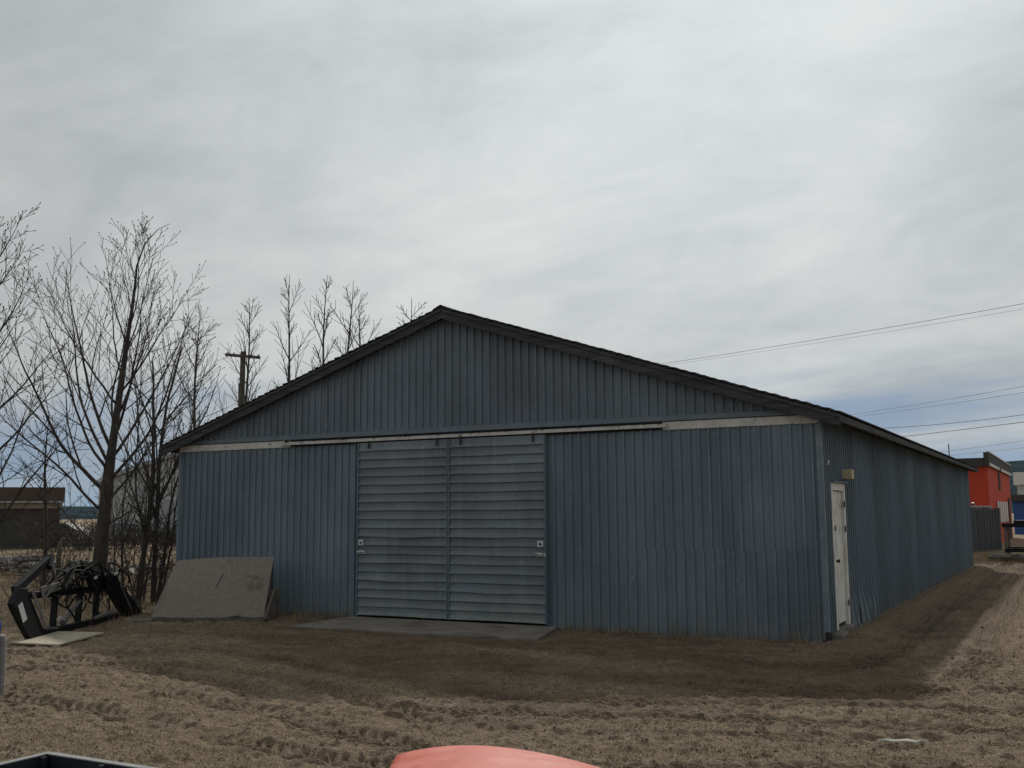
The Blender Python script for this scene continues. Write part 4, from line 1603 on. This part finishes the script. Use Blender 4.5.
us = np.linspace(-0.455, 0.47, 38)
rows = []
for v, drop, ins in ((0.035, -0.30, 0.0), (0.006, -0.10, 0.0), (0.0, -0.035, 0.0), (0.004, -0.014, 0.004), (0.014, -0.003, 0.006), (0.03, 0.0, 0.008), (0.15, 0.004, 0.008), (0.3, 0.007, 0.008), (0.5, 0.009, 0.008), (0.75, 0.009, 0.008), (1.0, 0.0, 0.008), (1.15, -0.03, 0.008), (1.2, -0.3, 0.0)):
    row = []
    # left skirt
    row.append(hp(-0.475, v, 0.70 if v < 1.19 else 0.66))
    row.append(hp(-0.468, v, hood_z(-0.455) + drop - 0.03))
    for u in us:
        z = hood_z(u) + drop
        bulge = 0.010 * math.exp(-((u - 0.22) / 0.10) ** 2) * (1 / (1 + math.exp(-(v - 0.17) * 60)))
        row.append(hp(u, v, z + bulge))
    row.append(hp(0.485, v, hood_z(0.47) + drop - 0.05))
    row.append(hp(0.49, v, 0.66))
    rows.append(row)
q = MB()
q.grid(rows)
hood = q.build('hood', M['red_plastic'], mh, smooth=True)
q = MB()
lipr = []
for v in np.linspace(0.02, 1.18, 10):
    z = hood_z(-0.455) - 0.075
    lipr.append([hp(-0.470, v, z), hp(-0.490, v, z + 0.006), hp(-0.530, v, z - 0.004), hp(-0.545, v, z - 0.03), hp(-0.55, v, z - 0.2)])
q.grid(lipr)
q.grid([[lipr[0][i] for i in range(5)], [p + Vector((0, 0, -0.05)) + HR * 0.02 - HF * 0.0 for p in lipr[0]]])
q.build('hood_lip', M['red_plastic'], hood, smooth=True)
q = MB()
rr_ = []
for uu in np.linspace(0.06, 0.40, 14):
    w_ = 0.010 * math.sin(math.pi * (uu - 0.06) / 0.34) ** 0.5 if 0.06 < uu < 0.40 else 0.0
    rr_.append([hp(uu, 0.150 + 0.03 * abs(uu - 0.2), hood_z(uu) + 0.003), hp(uu, 0.166 + 0.03 * abs(uu - 0.2), hood_z(uu) + 0.005 + w_), hp(uu, 0.20 + 0.03 * abs(uu - 0.2), hood_z(uu) + 0.006 + w_), hp(uu, 0.26, hood_z(uu) + 0.004)])
q.grid(rr_)
q.build('moulded_ridge', M['red_plastic'], hood, smooth=True)
q = MB()
vsb = [hp(-0.42, 0.12, 0.22), hp(0.40, 0.12, 0.22), hp(0.40, 1.6, 0.22), hp(-0.42, 1.6, 0.22), hp(-0.45, 0.06, 0.68), hp(0.42, 0.06, 0.68), hp(0.42, 1.6, 0.68), hp(-0.45, 1.6, 0.68)]
q.add(vsb, [(0, 3, 2, 1), (4, 5, 6, 7), (0, 1, 5, 4), (1, 2, 6, 5), (2, 3, 7, 6), (3, 0, 4, 7)])
q.build('chassis', M['iron'], mh)
for u in (-0.46, 0.46):
    for v, r_ in ((0.30, 0.20), (1.45, 0.27)):
        q = MB()
        q.tube([hp(u - 0.08, v, r_), hp(u - 0.06, v, r_), hp(u + 0.06, v, r_), hp(u + 0.08, v, r_)], [r_ * 0.85, r_, r_, r_ * 0.85], 22)
        q.build('wheel', M['rubber'], mh)

# ------------------------------------------------------------------ litter in the foreground
q = MB()
pts2 = [(15.37, -7.17), (15.43, -7.13), (15.50, -7.12), (15.58, -7.07), (15.66, -7.08), (15.70, -7.05), (15.74, -6.99)]
fr_ = []
for i, (x, y) in enumerate(pts2):
    z = gz(x, y) + 0.03 + 0.008 * (i % 2)
    wd = [0.012, 0.022, 0.028, 0.034, 0.022, 0.014, 0.008][i]
    fr_.append([(x, y - wd, z), (x + 0.003, y, z + 0.012), (x, y + wd, z + 0.004)])
q.grid(fr_)
q.grid([[(p[0], p[1], p[2] - 0.006) for p in r] for r in fr_])
tag(q.build('splintered_stick', M['litter']), 'pale splintered stick lying on the dry grass', 'stick')
q = MB()
for a, b in (((14.98, -8.10), (15.32, -7.95)),):
    z = gz(15.1, -8.1) + 0.03
    q.add([*[(x_ + 0.095, y_ - 0.175, z + dz_) for dz_ in (0, 0.02) for x_, y_ in ((14.955, -8.125), (15.26, -7.965), (15.46, -8.40), (15.14, -8.58))]],
          [(3, 2, 1, 0), (4, 5, 6, 7), (0, 1, 5, 4), (1, 2, 6, 5), (2, 3, 7, 6), (3, 0, 4, 7)])
tag(q.build('board_offcut', M['litter']), 'cream board offcut at the bottom edge right of the red hood', 'board')

# ------------------------------------------------------------------ wire fence behind the trees
fpos = [(-16.0, -1.5), (-11.6, 1.1), (-7.9, 3.3), (-2.95, 1.75), (-1.0, 3.9)]
for i, ((x, y), lab) in enumerate(zip(fpos, ['leaning grey fence post far left in the field', 'grey fence post in the field by the brown shed', 'grey fence post behind the largest tree', 'square grey wooden fence post right beside the largest tree trunk', 'short grey fence post hidden by the stems at the barn corner'])):
    f = MB()
    h = 1.55 if i == 3 else 1.25
    f.tube([(x, y, -0.2), (x + 0.01, y, h * 0.6), (x + 0.02, y, h)], [0.062, 0.058, 0.054], 8)
    tag(f.build('fence_post', M['post']), lab, 'post', 'posts of the wire fence')
for k, z in enumerate((0.35, 0.62, 0.9, 1.12)):
    f = MB()
    line = [(-24, -6.2)] + fpos[:3] + [(-2.95, 4.6), (-0.2, 6.0)]
    f.tube([(x, y, z + 0.02 * math.sin(x)) for x, y in line], 0.006, 4)
    tag(f.build('fence_wire', M['fencewire']), ['lowest', 'second lowest', 'second highest', 'highest'][k] + ' strand of the wire fence behind the trees', 'wire', 'strands of the wire fence')

# ------------------------------------------------------------------ background left
bs = thing('brown_shed', 'low dark brown flat-roofed shed in the field at far left', 'building', (-38.9, 27.8, 0))
HLn = (HR * 1.0)
bx = Matrix.Rotation(math.atan2(HR.y, HR.x) + math.radians(24), 4, 'Z')
q = MB()
q.box((-13, 0, -0.1), (0, 7, 2.45), bx)
q.build('wall', M['brownwall'], bs)
q = MB()
q.box((-13.2, -0.25, 2.85), (0.25, 7.2, 3.75), bx)
q.build('roof', M['brownband'], bs)
q = MB()
q.box((-13.1, -0.12, 2.452), (0.12, 7.1, 2.848), bx)
q.build('band', M['litband'], bs)  # lit strip below the roof, its light put into the tan colour
q = MB()
q.box((-12.9, -0.3, 2.80), (0.27, -0.252, 2.90), bx)
q.build('fascia', M['greyroof'], bs)
for x0, x1 in ((-3.4, -0.9), (-7.6, -5.0)):
    q = MB()
    q.box((x0, -0.04, 0.0), (x1, -0.005, 2.1), bx)
    q.build('door', M['darkcap'], bs)

gs = thing('grey_shed', 'pale grey shed with gable roof half hidden behind the barn', 'building', (-46.5, 41.4, 0))
q = MB()
gp = [(-2.6, 0), (16, 0), (16, 4.9), (6.7, 8.2), (-2.6, 4.75)]
q.add([bx @ Vector((x, 0, z)) for x, z in gp] + [bx @ Vector((x, 16, z)) for x, z in gp],
      [(0, 1, 2, 3, 4), (9, 8, 7, 6, 5)] + [(i, i + 5, (i + 1) % 5 + 5, (i + 1) % 5) for i in range(5)])
q.build('wall', M['greywall'], gs)
q = MB()
for a, b in (((-3.1, 4.62), (6.7, 8.28)), ((6.7, 8.28), (16.5, 4.72))):
    vs_ = []
    for yy in (-0.5, 16.5):
        vs_ += [bx @ Vector((a[0], yy, a[1])), bx @ Vector((b[0], yy, b[1])), bx @ Vector((b[0], yy, b[1] + 0.35)), bx @ Vector((a[0], yy, a[1] + 0.35))]
    q.add(vs_, [(0, 1, 2, 3), (7, 6, 5, 4), (0, 4, 5, 1), (1, 5, 6, 2), (2, 6, 7, 3), (3, 7, 4, 0)])
q.build('roof', M['greyroof'], gs)
q = MB()
q.box((0.3, -0.04, 0), (3.4, -0.006, 3.2), bx)
q.build('door', M['greyroof'], gs)
q = MB()
q.box((-2.55, -0.03, 3.9), (15.9, -0.004, 4.25), bx)
q.build('band', M['greyroof'], gs)


def car(loc, rz, length, paint, label, group, van=False):
    c = thing('parked_car', label, 'car', loc, group, rz)
    L_ = length / 2
    prof_ = [(-L_, 0.35), (-L_, 0.75), (-L_ + 0.15, 0.88), (-L_ + 0.9, 0.95), (-L_ + 1.5, 1.42), (L_ - 1.3, 1.48), (L_ - 0.5, 1.0), (L_ - 0.05, 0.92), (L_, 0.6), (L_, 0.32)]
    if van:
        prof_ = [(-L_, 0.4), (-L_, 1.5), (-L_ + 0.2, 1.62), (L_ - 0.3, 1.62), (L_, 1.4), (L_, 0.4)]
    n = len(prof_)
    mb = MB()
    mb.add([(x, -0.85, z) for x, z in prof_] + [(x, 0.85, z) for x, z in prof_], [tuple(range(n)), tuple(range(2 * n - 1, n - 1, -1))] + [(i, i + n, (i + 1) % n + n, (i + 1) % n) for i in range(n)])
    body = mb.build('body', paint, c, bevel=0.06)
    if van:
        for x in (-1.2, 0.6):
            mb = MB()
            mb.box((x, -0.875, 0.95), (x + 0.8, -0.852, 1.3))
            mb.build('window', M['glass'], c)
    else:
        for a, b in (((-L_ + 1.05, -L_ + 1.60), (-0.02, -0.02)), ((0.06, 0.06), (L_ - 0.75, L_ - 1.38))):
            mb = MB()
            mb.add([(a[0], -0.872, 0.98), (b[0], -0.872, 0.98), (b[1], -0.872, 1.36), (a[1], -0.872, 1.36), (a[0], -0.84, 0.98), (b[0], -0.84, 0.98), (b[1], -0.84, 1.36), (a[1], -0.84, 1.36)],
                   [(0, 1, 2, 3), (7, 6, 5, 4), (0, 4, 5, 1), (1, 5, 6, 2), (2, 6, 7, 3), (3, 7, 4, 0)])
            mb.build('window', M['glass'], c)
    for x in (-L_ + 0.85, L_ - 0.85):
        for y in (-0.78, 0.78):
            mb = MB()
            mb.tube([(x, y - 0.11, 0.32), (x, y - 0.09, 0.32), (x, y + 0.09, 0.32), (x, y + 0.11, 0.32)], [0.28, 0.32, 0.32, 0.28], 18)
            w_ = mb.build('wheel', M['rubber'], c)
            mb = MB()
            mb.tube([(x, y - 0.115, 0.32), (x, y + 0.115, 0.32)], 0.19, 12)
            mb.build('rim', M['rim'], w_)
    return c


rzr = math.atan2(HR.y, HR.x)
car((-45.2, 32.5, 0.05), rzr, 4.6, M['carwhite'], 'white parked car right of the brown shed', 'cars beyond the field')
car((-42.2, 36.2, 0.05), rzr + math.pi, 4.4, M['carpaint'], 'silver parked car behind the largest tree trunk', 'cars beyond the field')
car((-42.9, 44.4, 0.05), rzr, 5.2, M['carwhite'], 'white boxy van in front of the grey shed', 'cars beyond the field', van=True)

# long low row of pale pipe bundles
pb = thing('pipe_stack', 'low stack of pale pipes on the ground before the parked cars', 'pipes', (-41.2, 31.6, 0))
for k in range(7):
    q = MB()
    row = 0 if k < 4 else 1
    p = bx @ Vector((-3.2 + 0.1 * k, (k % 4) * 0.3 + row * 0.15, 0.16 + row * 0.27))
    e = bx @ Vector((2.6 - 0.15 * k, (k % 4) * 0.3 + row * 0.15, 0.16 + row * 0.27))
    q.tube([p, e], 0.145, 10)
    q.build('pipe', M['greyroof'], pb)


def pile(name, loc, n, sx, sy, h, seed, m, label, cat):
    r = random.Random(seed)
    t0 = thing(name, label, cat, loc)
    mb = MB()
    for k in range(n):
        a = r.uniform(0, 6.28)
        d = math.sqrt(r.random())
        x, y = sx * d * math.cos(a), sy * d * math.sin(a)
        z = h * (1 - d) * r.uniform(0.5, 1)
        s = r.uniform(0.10, 0.34)
        mtx = Matrix.Translation((x, y, z)) @ Matrix.Rotation(r.uniform(0, 6), 4, 'Z') @ Matrix.Rotation(r.uniform(-0.7, 0.7), 4, 'X')
        mb.box((-s * r.uniform(0.8, 2.4), -s * 0.6, -s * 0.3), (s, s * 0.6, s * r.uniform(0.2, 0.5)), mtx)
    o = mb.build('chunks', m, t0, bevel=0.03)
    o['kind'] = 'stuff'
    return t0


pile('rubble_pile', (-15.5, 7.0, 0.0), 70, 3.4, 2.0, 0.8, 5, M['rubble'], 'low pile of grey rubble and scrap in the field at far left', 'rubble')
pile('scrap_pile', (-12.0, 8.5, 0.0), 40, 2.2, 1.4, 0.6, 6, M['rubble'], 'smaller heap of dark scrap beside the thin sapling', 'scrap')
# row of dark stacked things in front of the cars
for i, (x, y, w, h, m, lab) in enumerate([(-46.2, 38.6, 2.6, 1.5, M['darkcap'], 'dark crate stack beside the silver car'), (-49.6, 36.2, 1.7, 1.9, M['brownwall'], 'brown crate stack behind the white car'), (-40.6, 40.5, 2.2, 1.2, M['greywall'], 'grey crate stack left of the boxy van')]):
    r = random.Random(i)
    t0 = thing('crate_stack', lab, 'crates', (x, y, 0))
    for k in range(5):
        q = MB()
        hh = h / 3
        lx = (k % 2) * w / 2 - w / 2 + r.uniform(-.05, .05)
        zz = (k // 2) * hh
        q.box((lx, -0.5, zz + 0.01), (lx + w / 2 - 0.06, 0.5, zz + hh - 0.02), bx)
        q.build('crate', m, t0, bevel=0.02)

# ------------------------------------------------------------------ background right
rb = thing('red_building', 'bright red building with dark parapet behind the barn at right', 'building', (12.6, 46.4, 0))
RLn = 20.0
q = MB()
q.box((-9, 0, -0.1), (0, RLn, 4.35))
wall = q.build('wall', M['redwall'], rb)
q = MB()
q.box((-9.2, -0.25, 4.352), (-0.16, RLn + 0.2, 4.80))
q.build('roof', M['darkcap'], rb)
q = MB()
q.box((-0.15, -0.3, 4.36), (0.10, RLn + 0.1, 5.10))
par = q.build('parapet', M['darkcap'], rb)
for a, b in (((0.102, 0.0, 4.36), (0.16, 7.4, 4.52)), ((0.102, 9.4, 4.36), (0.16, RLn, 4.52)), ((0.02, -0.32, 5.102), (0.14, RLn, 5.16))):
    q = MB()
    q.box(a, b)
    q.build('white_edge', M['whitetrim'], rb)
q = MB()
q.box((0.004, 5.2, 1.20), (0.05, 14.6, 2.50))
win = q.build('window', M['redwall'], rb)
for k in range(5):
    q = MB()
    q.box((0.052, 5.2 + k * 2.0, 1.22), (0.095, 6.3 + k * 2.0, 2.48))
    q.build('bar', M['whitetrim'], win)
for y0, y1, z0, z1 in ((8.0, 9.2, 3.2, 4.3), (16.5, 18.0, 0.0, 2.8)):
    q = MB()
    q.box((0.003, y0, z0), (0.06, y1, z1))
    q.build('shutter', M['darkcap'], rb)
q = MB()
q.tube([(-2.0, 1.0, 4.80), (-2.0, 1.0, 5.7)], 0.03, 6)
q.build('vent_pipe', M['darkcap'], rb)

df = thing('sheet_fence', 'dark sheet fence between the barn end and the red building', 'fence', (12.3, 34.6, 0))
yy = 0.0
fd = Vector((0.75, 4.1, 0)).normalized()
for k in range(6):
    q = MB()
    p = fd * (k * 1.06)
    e = fd * (k * 1.06 + 1.02)
    zt = 2.0 + 0.06 * (k % 2)
    for j in range(5):
        a = p.lerp(e, j / 5)
        b = p.lerp(e, (j + 0.8) / 5)
        nrm_ = Vector((fd.y, -fd.x, 0)) * (0.02 if j % 2 else 0.0)
        q.add([a + nrm_, b + nrm_, b + nrm_ + Vector((0, 0, zt)), a + nrm_ + Vector((0, 0, zt)), a + nrm_ * 0 - Vector((0.03, 0, 0)), b - Vector((0.03, 0, 0)), b + Vector((-0.03, 0, zt)), a + Vector((-0.03, 0, zt))],
              [(0, 1, 2, 3), (7, 6, 5, 4), (0, 4, 5, 1), (1, 5, 6, 2), (2, 6, 7, 3), (3, 7, 4, 0)])
    q.build('fence_panel', M['darkfence'], df)
for k in range(7):
    q = MB()
    p = fd * (k * 1.06 - 0.02) + Vector((-0.09, 0, 0))
    q.tube([p, p + Vector((0, 0, 2.02))], 0.03, 7)
    q.build('post', M['darkcap'], df)
# scrap piled behind the fence
sc_ = thing('scrap_rack', 'grey scrap metal rack showing above the dark sheet fence', 'rack', (11.6, 39.8, 0))
r = random.Random(9)
for k in range(9):
    q = MB()
    x = r.uniform(-0.6, 1.4)
    q.beam((x, r.uniform(-1, 1), 0), (x + r.uniform(-0.5, 0.5), r.uniform(-1, 1), r.uniform(1.9, 2.75)), 0.12, 0.09)
    q.build('bar', M['worn_steel'], sc_)
q = MB()
q.box((-0.7, -0.6, 1.55), (1.5, 0.6, 2.15))
q.build('bin', M['worn_steel'], sc_, bevel=0.03)

# steel trailer frame at the right edge
tf = thing('trailer_frame', 'bare black steel trailer frame at the right edge', 'trailer', (14.35, 28.2, 0))
for p, e, w, h in (((0, 0, 0.1), (0, 0, 1.40), 0.09, 0.09), ((0, 1.9, 0.1), (0, 1.9, 1.40), 0.09, 0.09), ((2.6, 0, 0.1), (2.6, 0, 1.4), 0.09, 0.09), ((2.6, 1.9, 0.1), (2.6, 1.9, 1.4), 0.09, 0.09)):
    q = MB()
    q.beam(p, e, w, h)
    q.build('post', M['post'], tf)
for p, e in (((-0.1, 0, 1.36), (3.0, 0, 1.36)), ((-0.1, 1.9, 1.36), (3.0, 1.9, 1.36)), ((-0.05, 0, 0.42), (3.0, 0, 0.42)), ((-0.05, 1.9, 0.42), (3.0, 1.9, 0.42)), ((0, 0, 1.26), (0, 1.9, 1.26)), ((0, 0.0, 0.34), (0, 1.9, 0.34))):
    q = MB()
    q.beam(p, e, 0.10, 0.14)
    q.build('rail', M['black_steel'], tf)
q = MB()
q.tube([(1.2, -0.25, 0.32), (1.2, -0.22, 0.32), (1.2, 0.0, 0.32), (1.2, 0.03, 0.32)], [0.27, 0.32, 0.32, 0.27], 18)
q.build('wheel', M['rubber'], tf)
q = MB()
q.box((0.3, 0.1, 1.435), (2.8, 1.8, 1.55))
q.build('deck', M['black_steel'], tf)
lg = thing('log_pile', 'dark low pile of logs at the foot of the steel frame', 'logs', (14.1, 27.3, 0))
for k in range(4):
    q = MB()
    q.tube([(-0.35 + 0.1 * k, 0.15 * k, 0.13 + 0.06 * (k % 2)), (1.5 + 0.2 * k, 0.1 + 0.15 * k, 0.12 + 0.06 * (k % 2))], 0.11, 9)
    q.build('log', M['bark'], lg)

bb = thing('blue_shed', 'small bright blue shed past the red building', 'building', (13.6, 78.4, 0))
q = MB()
q.box((-1.5, 0, -0.1), (1.9, 8, 2.7))
q.build('wall', M['bluewall'], bb)
q = MB()
q.box((-1.8, -0.4, 2.702), (2.2, 8.4, 3.2))
q.build('roof', M['darkcap'], bb)
q = MB()
q.box((0.3, -0.05, 0.9), (1.1, -0.004, 1.9))
q.build('window', M['whitetrim'], bb)
ww = thing('white_shed', 'long white shed far behind the blue shed at right', 'building', (15.2, 105.9, 0))
q = MB()
q.box((-4.0, 0, -0.1), (18, 16, 4.6))
q.build('wall', M['whitewall'], ww)
q = MB()
q.box((-4.3, -0.5, 4.602), (18.5, 16.5, 5.9))
q.build('roof', M['whitetrim'], ww)

# distant forested hills
hm = MB()
rows = []
for ri, (dist, f) in enumerate(((820, 0.0), (1000, 0.6), (1250, 1.0), (1700, 0.9))):
    row = []
    for k in range(140):
        a = math.radians(-110 + 220 * k / 139)
        az = a - math.radians(28)
        n_ = float(fbm(np.array([k * 0.11]), np.array([3.3]), 5, 4)[0])
        n2 = float(fbm(np.array([k * 0.9]), np.array([8.3]), 6, 3)[0])
        right_ = 1 / (1 + math.exp(-(math.degrees(a) - 21) * 0.45))
        hgt = (17 + 12 * n_ + 42 * right_ * (1 + 0.2 * n_) + 3 * n2) * f
        row.append((17 + dist * math.sin(a - math.radians(28.36)), -16 + dist * math.cos(a - math.radians(28.36)), hgt - 2))
    rows.append(row)
hm.grid(rows)
tag(hm.build('hills', M['forest'], smooth=True), 'low forested hills on the horizon', kind='structure')


# ------------------------------------------------------------------ dry grass
def blades(name, X, Y, Z, lenr, wid, tilt, m, seed):
    r = np.random.default_rng(seed)
    n = len(X)
    az = r.uniform(0, 2 * np.pi, n)
    ti = r.uniform(*tilt, n)
    ln = r.uniform(*lenr, n)
    dx, dy, dz_ = np.cos(az) * np.cos(ti), np.sin(az) * np.cos(ti), np.sin(ti)
    sx, sy = -np.sin(az) * wid * 0.5, np.cos(az) * wid * 0.5
    v = np.empty((n, 3, 3))
    v[:, 0] = np.stack([X - sx, Y - sy, Z], -1)
    v[:, 1] = np.stack([X + sx, Y + sy, Z], -1)
    v[:, 2] = np.stack([X + dx * ln, Y + dy * ln, Z + dz_ * ln], -1)
    me = bpy.data.meshes.new(name)
    me.vertices.add(n * 3)
    me.vertices.foreach_set('co', v.ravel())
    me.loops.add(n * 3)
    me.loops.foreach_set('vertex_index', np.arange(n * 3, dtype=np.int32))
    me.polygons.add(n)
    me.polygons.foreach_set('loop_start', np.arange(0, n * 3, 3, dtype=np.int32))
    me.polygons.foreach_set('loop_total', np.full(n, 3, dtype=np.int32))
    me.update(calc_edges=True)
    me.materials.append(m)
    return link_mesh(name, me)


M['straw'] = mat('dry_straw', (0.37, 0.292, 0.195), 0.95, 0.22, 1.65, 55, detail=3, spec=0.15)
N = 800000
# sample in a wedge before the camera, denser near it
t = 7.2 + (RNG.random(N) ** 1.7) * 24.0
s = RNG.uniform(-0.56, 0.56, N)
X = CP.x + HF.x * t + HR.x * t * s
Y = CP.y + HF.y * t + HR.y * t * s
keep = ~((X > -0.05) & (X < BW + 0.05) & (Y > -0.03) & (Y < BL)) & ~((X > 4.55) & (X < 9.6) & (Y > -2.0) & (Y < 0))
X, Y = X[keep], Y[keep]
ze, ge, we = ground_eval(X, Y)
clump = 0.55 + 0.9 * fbm(X * 1.7, Y * 1.7, 131, 3)
pk = RNG.random(len(X)) < np.clip((0.05 + 0.95 * ge ** 1.3) * clump * (1 - 0.96 * np.clip(we * 1.6, 0, 1)), 0.0, 1)
X, Y, ze = X[pk], Y[pk], ze[pk]
gr = blades('dry_grass', X, Y, ze - 0.004, (0.02, 0.075), 0.006, (0.05, 0.9), M['straw'], 3)
tag(gr, 'short matted dry grass over the yard', 'grass', kind='stuff')

# taller dead grass: by the fence, beyond the barn's end, under the trees, along the wall foot
TX_, TY_ = [], []
for (x, y, sx, sy, n) in ((14.2, 31.5, 1.6, 2.2, 9000), (13.6, 27.0, 0.8, 1.6, 2500), (16.9, 9, 1.1, 6.0, 2600), (15.8, 34, 2.5, 5, 7000), (-6, 3.5, 5, 3, 9000), (-13, 6, 7, 6, 22000), (-26, 16, 10, 8, 22000), (-2.6, -0.6, 1.8, 0.9, 3000), (0.3, -2.9, 1.0, 0.9, 700)):
    TX_.append(RNG.normal(x, sx, n))
    TY_.append(RNG.normal(y, sy, n))
for n, y0, y1 in ((700, -0.16, -0.03),):
    TX_.append(np.concatenate([RNG.uniform(2.5, 4.6, n // 2), RNG.uniform(9.1, 13.4, n // 2)]))
    TY_.append(RNG.uniform(y0, y1, n // 2 * 2))
X = np.concatenate(TX_)
Y = np.concatenate(TY_)
k = ~((X > -0.05) & (X < BW + 0.06) & (Y > -0.03) & (Y < BL + 0.1)) & (X < 19)
X, Y = X[k], Y[k]
ze = ground_eval(X, Y, False)[0]
tg = blades('tall_dry_grass', X, Y, ze - 0.01, (0.08, 0.30), 0.010, (0.7, 1.5), M['straw_tall'], 4)
tag(tg, 'taller dead grass along the fence and under the trees', 'grass', kind='stuff')

# loose clods and stones in the dirt
n = 9000
t = 7.5 + RNG.random(n) ** 1.3 * 14
s = RNG.uniform(-0.55, 0.55, n)
X = CP.x + HF.x * t + HR.x * t * s
Y = CP.y + HF.y * t + HR.y * t * s
k = ~((X > -0.05) & (Y > -0.05) & (X < BW + 0.1)) & ~((X > 4.55) & (X < 9.6) & (Y > -2.0) & (Y < 0))
X, Y = X[k], Y[k]
ze, ge, we = ground_eval(X, Y)
n = len(X)
sz = np.exp(RNG.normal(-4.75, 0.45, n))
base = np.array([(1, 0, 0), (-1, 0, 0), (0, 1, 0), (0, -1, 0), (0, 0, 0.7), (0, 0, -0.7)], float)
tri = np.array([(0, 2, 4), (2, 1, 4), (1, 3, 4), (3, 0, 4), (2, 0, 5), (1, 2, 5), (3, 1, 5), (0, 3, 5)])
V = base[None] * sz[:, None, None] * RNG.uniform(0.6, 1.3, (n, 6, 1))
ang = RNG.uniform(0, 6.28, n)
ca, sa = np.cos(ang)[:, None], np.sin(ang)[:, None]
V = np.stack([V[..., 0] * ca - V[..., 1] * sa, V[..., 0] * sa + V[..., 1] * ca, V[..., 2]], -1)
V += np.stack([X, Y, ze + sz * 0.2], -1)[:, None]
F = tri[None] + (np.arange(n) * 6)[:, None, None]
me = bpy.data.meshes.new('clods')
me.from_pydata(V.reshape(-1, 3).tolist(), [], F.reshape(-1, 3).tolist())
M['clod'] = mat('dirt_clod', (0.13, 0.105, 0.08), 0.95, 0.5, 1.7, 6)
me.materials.append(M['clod'])
tag(link_mesh('dirt_clods', me), 'loose dirt clods and small stones scattered over the yard', 'dirt', kind='stuff')
